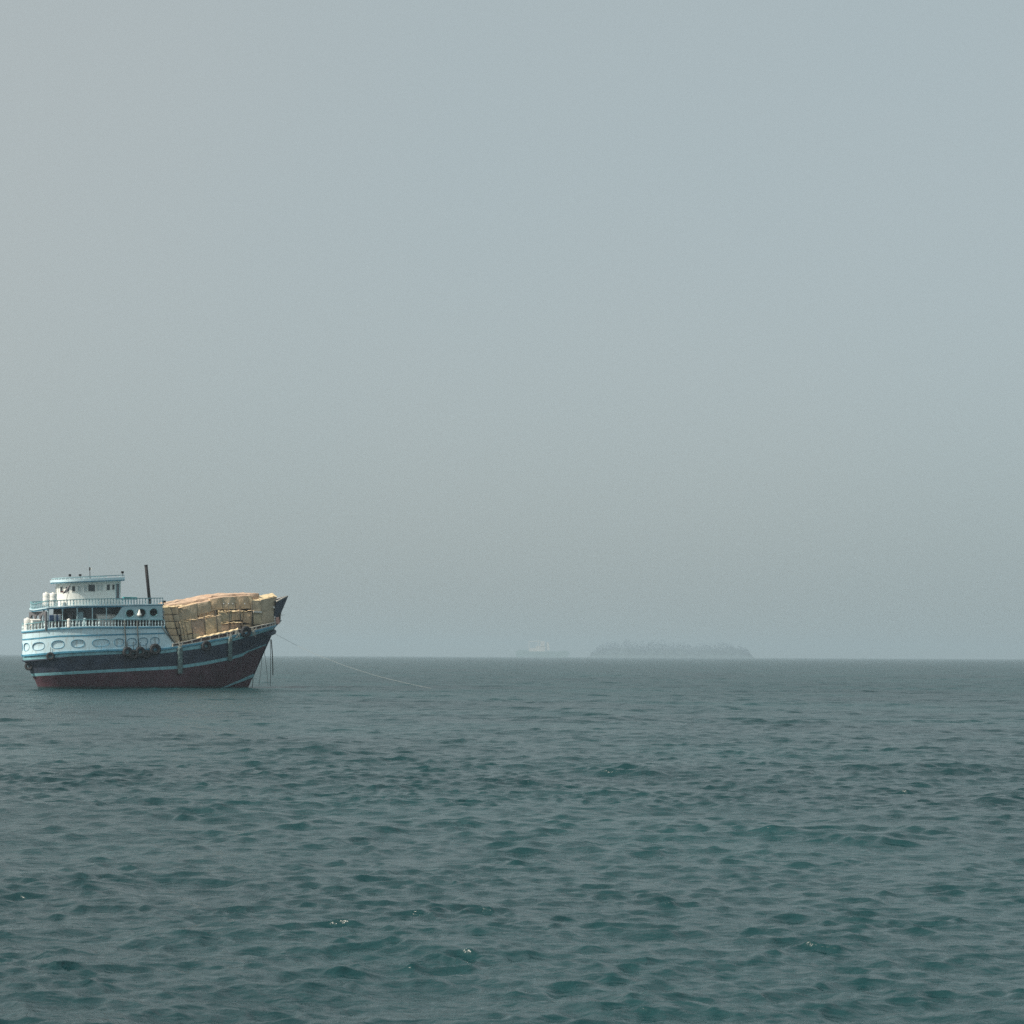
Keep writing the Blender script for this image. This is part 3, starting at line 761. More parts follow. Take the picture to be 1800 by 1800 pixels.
for sd in (1, -1):
    f_ = lambda L: [Vector((p.x, p.y*sd, p.z)) for p in L]
    v = f_(ptsT[:4])+f_(ptsB[:4])+f_(ptsT2[:4])+f_(ptsB2[:4]); k = 4
    mb.add(v, [(i, i+1, k+i+1, k+i) for i in range(3)]+[(2*k+i, 2*k+i+1, i+1, i) for i in range(3)]+[(k+i, k+i+1, 3*k+i+1, 3*k+i) for i in range(3)]+[(3, 2*k+3, 3*k+3, k+3)])
fix_normals(mb.build("bow_platform", M["hull_dark"], prow))
mb = MB()        # rounded bolster at the head of the hull
for sd in (1, -1):
    q = [P(462,1117,2.6), P(474,1115,1.6), P(480.5,1111.5,0.75), P(482.3,1110,0.15)]
    mb.tube([Vector((p.x, p.y*sd, p.z)) for p in q], [.10,.28,.36,.30], 8)
mb.build("bow_bolster", M["hull_dark"], prow, True)

# ------------------------------------------------------------------ things on the dhow
# tanks
def tank(px0, px1, py0, py1, S, label, cat="tank", name="water_tank", m="tank", lid=True):
    r_ = (px1-px0)/2/12.9; a = P((px0+px1)/2, py1, S); h_ = P((px0+px1)/2, py0, S).z-a.z
    mb = MB(); mb.lathe((0,0,0), [(r_*.96,0),(r_,h_*.05),(r_,h_*.30),(r_*.96,h_*.33),(r_,h_*.36),(r_,h_*.62),(r_*.96,h_*.65),(r_,h_*.68),(r_,h_*.93),(r_*.93,h_*.97),(r_*.35,h_)], 20)
    e = mesh_obj(name, mb.v, mb.f, M[m], None, True); e.location = W(a); e.rotation_euler = (0,0,PSI)
    if lid:
        lb = MB(); lb.lathe((0,0,h_*.99), [(r_*.36,0),(r_*.36,h_*.06),(r_*.3,h_*.07)], 12); lb.build("lid", M[m], e, True)
    return tag(e, label, cat)
tank(75, 87.5, 1042, 1066.5, 1.35, "white round water tank aftmost on the upper deck behind the wheelhouse")
tank(86.5, 99.5, 1042.5, 1066.5, 1.75, "white round water tank touching the aft wall of the wheelhouse")
tank(42, 55, 1087, 1110.5, 0.4, "white round water tank standing at the very stern rail")
tank(117.5, 124, 1088, 1103.3, 3.9, "small white drum behind the poop balustrade beside the laundry", "drum", "plastic_drum")
tank(146, 151.5, 1086.5, 1102.5, 3.95, "small pale blue drum behind the poop balustrade near the white locker", "drum", "plastic_drum", "pale")
def chest(px0, px1, py0, py1, S, depth, label, m, name="deck_locker", cat="locker"):
    a = P(px0, py1, S); b = P(px1, py0, S); c = (a+b)/2; mb = MB()
    L, H_ = b.x-a.x, b.z-a.z
    mb.box((0,0,H_*.44), (L, depth, H_*.88)); e = mesh_obj(name, mb.v, mb.f, M[m]); fix_normals(e)
    e.location = W((c.x, c.y+depth/2, a.z)); e.rotation_euler = (0,0,PSI)
    lb = MB(); v = [(-L/2-.05,-depth/2-.05,H_*.88),(L/2+.05,-depth/2-.05,H_*.88),(L/2+.05,depth/2+.05,H_*.88),(-L/2-.05,depth/2+.05,H_*.88),(-L/2-.05,-depth*.1,H_),(L/2+.05,-depth*.1,H_),(L/2+.05,depth*.2,H_),(-L/2-.05,depth*.2,H_)]
    lb.add(v, [(0,3,2,1),(4,5,6,7),(0,1,5,4),(1,2,6,5),(2,3,7,6),(3,0,4,7)]); fix_normals(lb.build("lid", M[m], e))
    return tag(e, label, cat)
chest(171, 203, 1079.5, 1102, 3.35, 0.95, "long white locker on the poop deck aft of the porthole screen", "tank")
chest(57, 71, 1088, 1106, 1.6, 1.2, "white locker under the arched bracket at the stern", "tank")
chest(217.5, 240.5, 1049.6, 1051.6, 4.6, 0.5, "turquoise board laid along the upper handrail near the funnel", "turq", "rail_board", "board")
# limp flag on its staff
fs = bpy.data.objects.new("flag_staff", None); COL.objects.link(fs); b = P(113.5, 1066.6, 3.4); fs.location = W(b); fs.rotation_euler = (0,0,PSI)
mb = MB(); mb.tube([P(113.5,1066.6,3.4)-b, P(123.8,1025.5,3.4)-b], [.03,.022], 6); mb.build("staff", M["black"], fs)
fl = MB(); N = 10; v = []
for i in range(N+1):
    t = i/N
    for j in range(5):
        u = j/4
        top_ = P(123.4-3.2*t, 1027+12*t, 3.4)-b
        v.append(top_+Vector((-(.10+1.0*t*(1-.3*t))*u, 0.14*math.sin(u*7+t*3), -0.35*u*(0.3+t))))
fl.add(v, [(i*5+j, i*5+j+1, (i+1)*5+j+1, (i+1)*5+j) for i in range(N) for j in range(4)])
fo = fl.build("flag", M["shade_house"], fs, True)
sm = fo.modifiers.new("thick", 'SOLIDIFY'); sm.thickness = 0.02
mb = MB(); mb.box(P(109.3,1040.5,3.4)-b, (.34,.05,.16)); mb.build("flag_corner", M["red_cloth"], fs)
tag(fs, "dark limp flag hanging from a slanting staff beside the wheelhouse", "flag")
# washing
ln_ = [(88.5,1081,"blue_cloth"),(92.5,1081,"blue_cloth"),(96.5,1080,"pale_cloth"),(100,1081,"blue_cloth"),(104.5,1080,"pale_cloth")]
lab = ["dark blue garment hung aftmost on the laundry line under the upper deck", "dark blue garment second from the stern on the laundry line", "pale garment between two dark blue ones on the laundry line", "dark blue garment hung between the two pale garments", "pale garment hung foremost on the laundry line"]
for (px, py, mm), lb_ in zip(ln_, lab):
    mb = MB(); v = []; N = 7
    for i in range(N+1):
        for j in range(6):
            p = P(px-2.4+4.6*j/5, py+11*i/N, 3.72); p.y += 0.07*math.sin(j*2.3+px)*(0.3+i/N); v.append(p)
    mb.add(v, [(i*6+j, i*6+j+1, (i+1)*6+j+1, (i+1)*6+j) for i in range(N) for j in range(5)])
    o = ship_thing(mb, "hanging_garment", M[mm], lb_, "laundry", "washing on the line", True)
    o.modifiers.new("thick", 'SOLIDIFY').thickness = 0.025
mb = MB(); mb.tube([P(84.5,1079.8,3.72), P(96,1080.8,3.72), P(110,1079.8,3.72)], .015, 5); ship_thing(mb, "washing_line", M["rope"], "thin line stretched between posts carrying the laundry", "rope")
# white cone hung in the middle porthole
mb = MB(); a = P(244.6,1083.5,4.62); h_ = P(244.6,1071.3,4.62).z-a.z
mb.lathe(a, [(.12,0),(.30,.05),(.12,.10),(.34,.16),(.33,.22),(.16,h_*.62),(.06,h_)], 16)
ship_thing(mb, "cone_float", M["tank"], "white cone-shaped float hung in the middle porthole", "float", None, True)

# tyres and fenders
def tyre(px, py, r, label, off=0.0, tilt=0.0, flat=1.0, rope_to=None, lean=None):
    S = surf_S(px, py) if py > LC(px) else max(4.6, 0)
    X = X_at(px, S+0.25); S2 = S+0.22+off
    c = Vector((X, -S2, Z_at(X, S2, py)))
    e = bpy.data.objects.new("tyre_fender", None); COL.objects.link(e)
    n1 = px_of(X, S); dS = (surf_S(px+6, py)-surf_S(px-6, py)); dX = X_at(px+6, S)-X_at(px-6, S)
    yaw = math.atan2(dS, dX) if lean is None else lean
    e.location = W(c+Vector((0,0,-r))); e.rotation_euler = (0, 0, PSI-yaw)
    N, K = 28, 10; w_ = r*0.34; mb = MB(); v = []
    for i in range(N):
        a = 2*math.pi*i/N
        for k in range(K):
            b = 2*math.pi*k/K; cb, sb = math.cos(b), math.sin(b)
            rad = r*0.70+r*0.30*(abs(cb)**.7)*(1 if cb > 0 else -1)+(0.012 if (i % 2 and cb > .5) else 0)
            v.append(Vector((rad*math.cos(a)*flat, -w_*(abs(sb)**.7)*(1 if sb > 0 else -1), r+rad*math.sin(a))))
    mb.add(v, [(i*K+k, i*K+(k+1)%K, ((i+1)%N)*K+(k+1)%K, ((i+1)%N)*K+k) for i in range(N) for k in range(K)])
    o = mb.build("tyre", M["rubber"], e, True); fix_normals(o)
    rt = rope_to or 6
    mb = MB(); mb.tube([(0,0,r*1.62), (0.02,0.05,r*1.9), (0,0.12,r*2+rt/12.9)], .035, 6); mb.build("rope", M["darkrope"], e)
    return tag(e, label, "tyre", "tyres hung along the dhow's side")
tyre(272.6, 1141.5, .80, "big black tyre hung under the foremost oval panel of the stern", 0.05, rope_to=10)
tyre(224, 1146, .70, "black tyre at the foot of the dark rope nearer the stern", 0.05, rope_to=8)
tyre(234.5, 1150.5, .66, "black tyre hung lowest between the two dark ropes", 0.1, rope_to=14)
tyre(246.5, 1145.5, .70, "black tyre at the foot of the dark rope nearer the bow", 0.05, rope_to=8)
tyre(257, 1150, .60, "smaller black tyre between the big tyre and the dark rope", 0.08, rope_to=12)
tyre(88.5, 1153.5, .55, "small black tyre hung below the white oval panels at the stern", 0.05, rope_to=8)
tyre(50.5, 1171, .58, "black tyre hung under the overhanging stern end", 0.12, rope_to=8)
tyre(362.5, 1135.5, .72, "black tyre hung below the cargo at mid hull", 0.05, rope_to=9)
tyre(432, 1110.5, .82, "large black tyre lashed to the rail under the front cargo", 0.02, rope_to=2)
def hung_rope(pts, r, label, m="darkrope", name="hanging_rope", grp=None):
    mb = MB(); mb.tube(pts, r, 6); return ship_thing(mb, name, M[m], label, "rope", grp, True)
hung_rope([P(218.5,1091,4.95), P(219,1104,4.98), P(220.5,1118,4.95), P(221.5,1138,4.96)], .085, "thick dark rope down the stern side to the tyres, nearer the stern")
hung_rope([P(241,1091,4.95), P(241.5,1104,4.98), P(242.5,1118,4.95), P(243.5,1138,4.96)], .075, "thick dark rope down the stern side to the tyres, nearer the bow")
def matting(px0, px1, py0, py1, label):
    mb = MB(); v = []; N = 16; K = 5
    for i in range(N+1):
        py = py0+(py1-py0)*i/N
        for k in range(K):
            px = px0+(px1-px0)*k/(K-1)+0.5*math.sin(i*1.3+k); S = max(surf_S(px, py), 0.2)+0.14+0.10*math.sin(math.pi*k/(K-1))+0.03*math.sin(i*2.1)
            v.append(P(px, py, S))
    mb.add(v, [(i*K+k, i*K+k+1, (i+1)*K+k+1, (i+1)*K+k) for i in range(N) for k in range(K-1)])
    o = ship_thing(mb, "rope_fender", M["mat_green"], label, "fender", None, True); o.modifiers.new("thick", 'SOLIDIFY').thickness = 0.08
matting(312.5, 320.5, 1137, 1184, "long grey green rope fender hanging from the gunwale abaft the cargo")
matting(401, 407.5, 1121, 1162, "shorter grey rope fender hanging from the gunwale towards the bow")
# white frayed lashings over the gunwale
for k, (px, py, lb_) in enumerate(((316,1134,"frayed white lashing knotted above the long rope fender"),(404.5,1119,"frayed white lashing knotted above the shorter rope fender"),(418,1114,"frayed white lashing beside the large rail tyre, towards the stern"),(446,1110,"frayed white lashing beside the large rail tyre, towards the bow"))):
    mb = MB(); S = 4.8 if px < 380 else surf_S(px, L6(px)+1)+0.2
    for j in range(7):
        a = P(px+random.uniform(-4,4), py-5+random.uniform(-3,2), S+0.05); b = P(px+random.uniform(-4,4), py+1, S+0.12); c = P(px+random.uniform(-4,4), py+random.uniform(3,11), S+0.08)
        mb.tube([a, b, c], .03, 5)
    ship_thing(mb, "rope_lashing", M["rope"], lb_, "rope")
# lines hanging from the bow
bl = [((461,1149),(455,1206),.025,"thin slack line hanging from the bow, slanting towards the stern"),((464,1143),(471.5,1206),.028,"thin line hanging from the bow, slanting away from the hull"),
      ((474.8,1124),(475.2,1206),.04,"straight grey line hanging from the bow into the water"),((476.6,1124),(479.8,1187),.075,"thick rope hanging from the bow and ending above the water"),((444.5,1190),(443.2,1209.5),.05,"short dark rope hanging where the stem meets the water")]
for a, b, r_, lb_ in bl:
    S = 0.3; pts = []
    for i in range(7):
        t = i/6; pts.append(P(a[0]+(b[0]-a[0])*t+0.8*math.sin(math.pi*t), a[1]+(b[1]-a[1])*t, S))
    hung_rope(pts, r_, lb_, "darkrope", "bow_line")
# anchor rope: from the bow down to the sea
a = W(P(483.5,1114.5,0.3))
yw = CAMH*F/(1211+(900-764)*KR-YH); e_ = Vector(((764-900)/F*yw, yw, 0.0))
crv_ = line((484,1114.5),(520,1134),(560,1152.5),(610,1171.5),(660,1187.5),(700,1197.5),(740,1206.5),(764,1211),(790,1215))
pts = []
for i in range(29):
    px = 483.6+(772-483.6)*i/28; d = a.y+(e_.y-a.y)*i/28
    pts.append(Vector(((px-900)/F*d, d, CAMH-(crv_(px)+(900-px)*KR-YH)*d/F)))
mb = MB(); mb.tube([p-a for p in pts], .02, 6)
o = mesh_obj("anchor_rope", mb.v, mb.f, M["anchor_line"], None, True); o.location = a
tag(o, "long pale anchor rope running from the dhow's bow down into the sea", "rope")
# gear on the bow platform
mb = MB(); c = P(486.8,1097,0.9); mb.box(c+Vector((0,0,.38)), (.55,.5,.7)); mb.tube([c+Vector((-.25,0,.78)), c+Vector((.25,0,.86))], [.2,.16], 8)
ship_thing(mb, "gear_bundle", M["pink"], "pinkish cloth bundle standing on the bow platform", "bundle")
mb = MB(); c = P(490.5,1094,0.6); mb.tube([c, c+Vector((.12,0,.6)), P(492,1079,0.6)], [.16,.12,.09], 7); mb.box(P(491.2,1079.5,0.6), (.42,.25,.18))
ship_thing(mb, "anchor_winch", M["wood"], "dark wooden winch post at the tip of the bow platform", "winch")
mb = MB()
for k in range(4):
    c = P(482.3,1097.5-k*4.2,1.15); mb.box(c, (.16,.2,.26))
ship_thing(mb, "white_marker", M["tank"], "white upright marker board between cargo and bow platform", "board")
mb = MB(); c = P(481,1068.5,1.75); mb.lathe(c, [(.05,-.1),(.14,0),(.14,.12),(.05,.2)], 10); ship_thing(mb, "bow_lamp", M["tank"], "small white lamp on the prow beside the front cargo", "lamp")
for a, b, lb_ in (((489,1073),(500,1067),"thin twig-like stick poking out under the prow tip"),((492,1083),(500.5,1080),"thin stick poking forward from the winch post")):
    mb = MB(); mb.tube([P(*a,0.5), P(*b,0.4)], [.03,.012], 5); ship_thing(mb, "stick", M["wood"], lb_, "stick")

# ------------------------------------------------------------------ deck cargo
cargo_n = 0
def crate(quad, S, depth, rise, mi, label, Sr=None, name="cargo_bale", crumple=0.06, top=None, Sb=None):
    """front face corners in pixels TL, TR, BR, BL; S at left, Sr at right; top slopes up inboard by rise metres"""
    global cargo_n
    cargo_n += 1
    Sr = S if Sr is None else Sr
    TL, TR, BR, BL = quad
    N = 9; K = 7; v = []; f = []; mis = []
    def fp(u, w_):
        x = (BL[0]*(1-u)+BR[0]*u)*(1-w_)+(TL[0]*(1-u)+TR[0]*u)*w_
        y = (BL[1]*(1-u)+BR[1]*u)*(1-w_)+(TL[1]*(1-u)+TR[1]*u)*w_
        s_ = S+(Sr-S)*u
        p = P(x, y, s_)
        q = p*0.9+Vector((cargo_n*3.1, 0, 0)); bulge = math.sin(math.pi*min(max(u,0),1))*math.sin(math.pi*min(max(w_,0),1))
        p.y -= crumple*(mnoise.noise(q)*1.2+0.9*bulge)
        e = crumple*0.5*mnoise.noise(q*1.7+Vector((9,3,1)))
        p.z += e; p.x += crumple*0.5*mnoise.noise(q*1.7+Vector((1,7,4)))
        return p
    front = [[fp(i/N, j/K) for i in range(N+1)] for j in range(K+1)]
    b = len(v)
    for r_ in front: v += r_
    for j in range(K):
        for i in range(N): f.append((b+j*(N+1)+i, b+j*(N+1)+i+1, b+(j+1)*(N+1)+i+1, b+(j+1)*(N+1)+i)); mis.append(0)
    nb = 4; rows_ = []
    for kk in range(1, nb+1):
        t = kk/nb; rr_ = []
        for i in range(N+1):
            p = front[K][i]; q = Vector((p.x, p.y+depth*t, p.z+rise*t+crumple*0.8*mnoise.noise(Vector((p.x*1.3, p.y+depth*t*2, cargo_n)))))
            rr_.append(q)
        rows_.append(rr_)
    idx = [[b+K*(N+1)+i for i in range(N+1)]]
    for rr_ in rows_: idx.append(list(range(len(v), len(v)+N+1))); v += rr_
    for kk in range(nb):
        for i in range(N): f.append((idx[kk][i], idx[kk][i+1], idx[kk+1][i+1], idx[kk+1][i])); mis.append(1)  # top faces take their own material; the cream one puts sunlight into the colour
    bb = len(v); back = [Vector((front[0][i].x, front[0][i].y+depth, front[0][i].z)) for i in range(N+1)]; v += back
    # back, bottom
    for i in range(N):
        f.append((idx[nb][i], idx[nb][i+1], bb+i+1, bb+i)); mis.append(0)
        f.append((b+i, bb+i, bb+i+1, b+i+1)); mis.append(0)
    # sides
    for e in (0, N):
        loop = [b+j*(N+1)+e for j in range(K+1)]+[idx[kk][e] for kk in range(1, nb+1)]+[bb+e]
        f.append(tuple(loop) if e == N else tuple(reversed(loop))); mis.append(0)
    mb = MB(); mb.v = [tuple(p) for p in v]; mb.f = f; mb.mi = mis
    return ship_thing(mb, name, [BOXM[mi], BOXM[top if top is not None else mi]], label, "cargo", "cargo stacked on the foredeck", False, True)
# aft column of small boxes
colL = line((1066,286.5),(1081,287),(1093,288.5),(1105,294),(1117,300),(1132,309)); colM = line((1066,299.5),(1081,303),(1093,306.5),(1105,310.5),(1117,313.5),(1132,317)); colR = line((1066,313),(1081,314),(1093,316),(1105,319),(1117,321),(1132,324))
ys = [1067.5,1080.5,1092.5,1104.5,1116.5,1129]
nmA = ["topmost","second","third","fourth","lowest"]
for k in range(5):
    y0, y1 = ys[k], ys[k+1]
    crate(((colL(y0),y0+1),(colM(y0),y0+0.5),(colM(y1)-.6,y1-.8),(colL(y1),y1)), 4.05, 2.2, 0.10 if k else 0.32, (0,1,0,1,2)[k], f"tan carton in the aftmost column beside the blue stern, {nmA[k]} of its stack", name="cargo_carton", top=5, crumple=0.04)
    if k < 4: crate(((colM(y0)+.8,y0+1),(colR(y0),y0-0.5),(colR(y1)-.4,y1-1),(colM(y1)+.6,y1-.6)), 4.0, 2.2, 0.10 if k else 0.35, (1,2,1,2)[k], f"brown carton in the second column from the stern, {('topmost','second','third','lowest')[k]} of its stack", name="cargo_carton", top=5, crumple=0.04)
# lower tier along the rail
crate(((315,1094),(334,1090),(339.5,1112),(320,1117)), 4.0, 2.5, .25, 0, "tan bale with upright slats behind the first stakes from the stern", top=5)
crate(((318,1117.5),(350,1113),(353,1123),(322,1129)), 4.05, 2.5, .2, 4, "low greenish bale on the rail under the slatted tan bale", top=5)
crate(((335,1089),(357.5,1085.5),(360,1116),(340.5,1120)), 4.0, 2.5, .3, 3, "reddish brown bale with a dark vertical gap at mid cargo", top=5)
crate(((358.5,1087.5),(378.5,1083.5),(382.5,1113),(361.5,1118.5)), 4.02, 2.5, .3, 0, "light brown bale with a slanting top edge between two stakes", top=1)
crate(((380,1083),(388,1081),(392,1112),(384,1115)), 3.95, 2.5, .3, 2, "narrow grey bale wedged behind the stake at mid cargo")
crate(((384,1077),(407,1075.5),(406,1091),(389,1095)), 3.75, 2.5, .45, 4, "greenish grey bale with its top coloured pale as sunlit", top=5)
crate(((407.5,1075.5),(427.5,1075),(426,1089),(406.5,1091)), 3.72, 2.5, .45, 1, "brown bale in the middle row with its top coloured pale as sunlit", top=5)
crate(((428.5,1078),(443,1077),(443.5,1097),(427.5,1094)), 3.5, 2.5, .5, 1, "brown bale beside the corner pole of the front stack", Sr=3.35, top=5)
crate(((390,1098),(410.5,1095),(412.5,1108.5),(387,1114)), 4.0, 2.3, .42, 3, "low rust brown bale on the rail with a top painted sunlit bright, nearer the stern", Sr=3.9, top=5)
crate(((411,1094.5),(426,1095.5),(426,1104),(413,1108)), 3.88, 2.3, .42, 3, "low rust brown bale on the rail with a top painted sunlit bright, behind the large tyre", Sr=3.7, top=5)
crate(((427,1099),(441.5,1098),(442,1110),(429,1107)), 3.6, 2.2, .25, 1, "small brown bale on the rail against the corner pole", Sr=3.4, top=5)
# upper tier
crate(((313.5,1069),(346,1060.5),(346.5,1087.5),(315.5,1093.5)), 3.6, 3.4, .55, 2, "large smooth grey sacking bale in the upper tier next to the carton columns", crumple=0.10, top=1)
crate(((346.5,1061),(368.5,1056),(372,1074.5),(347.5,1081.5)), 3.55, 3.4, .55, 2, "shaded grey brown bale in the upper tier over a dark gap", crumple=0.12, top=3)
crate(((348,1081),(376,1074),(377.5,1083),(350,1087)), 3.3, 3.0, .2, 1, "thin flattened carton layer in the dark gap under the upper tier", crumple=0.05)
crate(((369,1053.5),(388.5,1050),(392,1070.5),(372.5,1074)), 3.55, 3.4, .5, 1, "brown bale in the upper tier leaning towards the bow", crumple=0.10, top=3)
crate(((389,1050),(412,1048.5),(414,1070.5),(392.5,1072)), 3.5, 3.4, .45, 2, "bale with pale dots along its lower edge, nearer the stern", crumple=0.08, top=3)
crate(((412.5,1048.5),(434,1047.5),(441,1069.5),(414.5,1070.5)), 3.45, 3.4, .45, 1, "bale with pale dots along its lower edge, nearer the bow", Sr=3.3, crumple=0.08, top=3)
crate(((434.5,1047.5),(441,1047.3),(447.5,1066),(441.5,1069.5)), 3.28, 3.2, .4, 0, "narrow slanting tan board bale beside the front stack", crumple=0.05, top=3)
# rust brown covers on top, set back
crate(((297,1063.5),(345,1055.5),(346,1063),(298,1071)), 2.7, 3.6, .35, 3, "rust brown cover on top of the cargo at its aft end", crumple=0.16)
crate(((344,1055),(372,1048.5),(373,1058),(345,1063)), 2.6, 3.6, .30, 3, "rust brown cover on top of the cargo over the shaded bale", crumple=0.16)
crate(((371,1047.5),(412,1044.3),(413,1052),(372,1057)), 2.5, 3.6, .25, 3, "rust brown cover on top of the cargo over the leaning bale", crumple=0.15)
crate(((411,1044.5),(456,1043),(455,1054),(412,1052)), 2.4, 3.4, .2, 3, "rust brown cover on top of the cargo behind the front stack", crumple=0.14)
# front stack
crate(((443,1056),(457.5,1055.5),(458.5,1074.5),(444,1074.5)), 3.25, 2.2, .55, 2, "upper grey bale of the front stack with a top painted pale as sunlit", Sr=3.15, crumple=0.05, top=5)
crate(((445,1077.5),(458.5,1077),(460,1097.5),(446,1098)), 3.3, 2.0, .25, 4, "middle greenish bale of the front stack under a white strip", Sr=3.15, crumple=0.05, top=5)
crate(((447,1100),(458.5,1099),(459.5,1107),(449,1109)), 3.2, 1.8, .2, 4, "lowest greenish bale of the front stack on the rail", Sr=3.0, crumple=0.05, top=5)
crate(((458,1054.5),(486,1048.5),(483,1072.5),(459,1076)), 3.1, 1.4, .55, 2, "upper shadowed bale slanting round to the prow", Sr=0.9, crumple=0.06, top=5)
crate(((459,1076.5),(483,1073),(482,1090),(460.5,1098)), 3.1, 1.4, .2, 2, "lower shadowed bale slanting round to the prow", Sr=1.1, crumple=0.06)
crate(((460.5,1098),(481,1091),(479,1101),(462,1104)), 2.9, 1.4, .1, 4, "lowest dark bale tucked behind the rail at the prow", Sr=1.2, crumple=0.05)
# white strip on the front stack
mb = MB(); a = P(445.2,1075.8,3.38); b = P(458,1075.6,3.26); mb.box((a+b)/2, ((b-a).length,.5,.16)); ship_thing(mb, "white_board", M["tank"], "white board laid between the two upper bales of the front stack", "board")
# port half of the load, seen only over the top
for k, (a, b, yt) in enumerate(((292,345,1064),(345,400,1052),(400,452,1047))):
    crate(((a,yt+4),(b,yt+1),(b+3,1108),(a+6,1124)), -0.9, 2.4, -.1, 1, ("tall brown bale on the port side of the hold, abaft", "tall brown bale on the port side amidships", "tall brown bale on the port side towards the bow")[k], crumple=0.08)
# loose flattened cartons lying on the ledges of the load
rs3 = random.Random(3)
for x0, x1, ln_y, S, n_, lb_ in ((384,443,line((384,1074.5),(443,1073.5)),3.9,6,"loose sunlit carton sheet on the ledge below the dotted bales"),
                                 (389,427,line((389,1096),(410,1093.5),(427,1092.5)),4.05,4,"loose sunlit carton sheet on the lower ledge above the rust brown bales"),
                                 (288,326,line((288,1066.5),(326,1063.5)),3.9,6,"loose sunlit carton sheet on top of the carton columns"),
                                 (444,484,line((444,1054),(484,1047.5)),2.6,7,"loose sunlit carton sheet on top of the front stack"),
                                 (318,376,line((318,1092.5),(346,1087),(376,1080.5)),3.95,6,"loose torn carton sheet in the gap under the upper tier")):
    for k in range(n_):
        px = x0+(x1-x0)*(k+rs3.uniform(.2,.8))/n_; c = P(px, ln_y(px)-rs3.uniform(-.6,1.2), S-(px-444)/40*1.6 if x0 == 444 else S)
        a_ = rs3.uniform(-.3,.3); t_ = rs3.uniform(.2,.4); r1 = rs3.uniform(-.06,.06)
        ux = Vector((math.cos(a_), math.sin(a_), r1)).normalized(); uz = Vector((0, -math.sin(t_), math.cos(t_))); uy = uz.cross(ux).normalized()
        mb = MB(); w_, d_2 = rs3.uniform(.7,1.3), rs3.uniform(.3,.55); N = 4; v = []
        for i in range(N+1):
            for j in range(3): v.append(c+ux*(w_*(i/N-.5))+uy*(d_2*(j/2-.5))+uz*(0.03*math.sin(i*1.9+k)+0.03*(j-1)*rs3.uniform(-1,1)))
        mb.add(v, [(i*3+j, (i+1)*3+j, (i+1)*3+j+1, i*3+j+1) for i in range(N) for j in range(2)])
        o = ship_thing(mb, "carton_sheet", BOXM[(5,0,5,1)[k%4]], lb_, "carton", lb_.replace("loose ", "").replace("sheet", "sheets")); o.modifiers.new("thick", 'SOLIDIFY').thickness = 0.03
# stakes and lashings holding the load
stk = [((300,1069),(312.8,1117),4.2,.055),((313.3,1091),(320,1128),4.2,.05),((319,1095),(325,1125),4.22,.04),((324.5,1094),(331,1124),4.22,.04),((335,1086),(339.5,1125),4.2,.06),((358.2,1073),(361.5,1123),4.2,.06),((378.4,1072.5),(382.8,1118),4.2,.075),((401,1067),(404.8,1114),4.15,.075),((420,1065),(424.3,1107),4.0,.08),((442.4,1057),(443,1110),3.62,.11)]
for a, b, S, r_ in stk:
    mb = MB(); mb.tube([P(*a,S), P((a[0]+b[0])/2+.3,(a[1]+b[1])/2,S+.02), P(*b,S)], [r_*.8,r_,r_], 7); mb.build("cargo_stake", M["wood"], fb, True)
hung_rope([P(284,1100,4.75), P(292,1113,4.72), P(302,1125,4.72), P(312,1135,4.75)], .07, "dark lashing rope slanting from the stern block down to the gunwale")
hung_rope([P(293,1107,4.3), P(299,1117,4.35), P(306,1127,4.45), P(312,1133,4.6)], .035, "thin pale lashing slanting beside the dark one at the aft cargo", "rope")
# pale wrapped edge of the load against the stern block
mb = MB()
for k in range(9):
    t = k/8; mb.tube([P(285.5+1.0*math.sin(k*2),1072+36*t,4.25), P(287+1.4*math.cos(k*3),1076+36*t,4.3), P(286.5+4*t*t,1080+36*t,4.25)], .06, 5)
ship_thing(mb, "torn_sheeting", M["pale_cloth"], "torn pale plastic sheeting hanging along the aft edge of the cargo", "sheeting", None, True)
mb = MB(); v = []
for i in range(25):
    px = 345+(418-345)*i/24
    for k in range(3): v.append(P(px, BT(px)-1.0-2.6*k/2+0.8*math.sin(i*1.7+k), (4.78 if px < 372 else surf_S(px, L6(px)+.5)+.16)-0.35*k))
mb.add(v, [(i*3+k, (i+1)*3+k, (i+1)*3+k+1, i*3+k+1) for i in range(24) for k in range(2)])
o = ship_thing(mb, "straw_matting", BOXM[5], "sunlit straw matting laid along the rail under the middle cargo", "matting", None, False); o.modifiers.new("thick", 'SOLIDIFY').thickness = 0.06
# row of pale dots on two upper bales
for px, wh_ in zip((393,401.5,409,430), ("aftmost of the four", "second from the stern", "third from the stern", "apart from the other three")):
    mb = MB(); c = P(px,1062,3.66); mb.lathe(c, [(.03,-.03),(.07,0),(.07,.10),(.03,.14)], 8); ship_thing(mb, "bale_tag", M["pale_cloth"], "small pale tag on the dotted upper bales, "+wh_, "tag", "pale tags on the dotted bales")

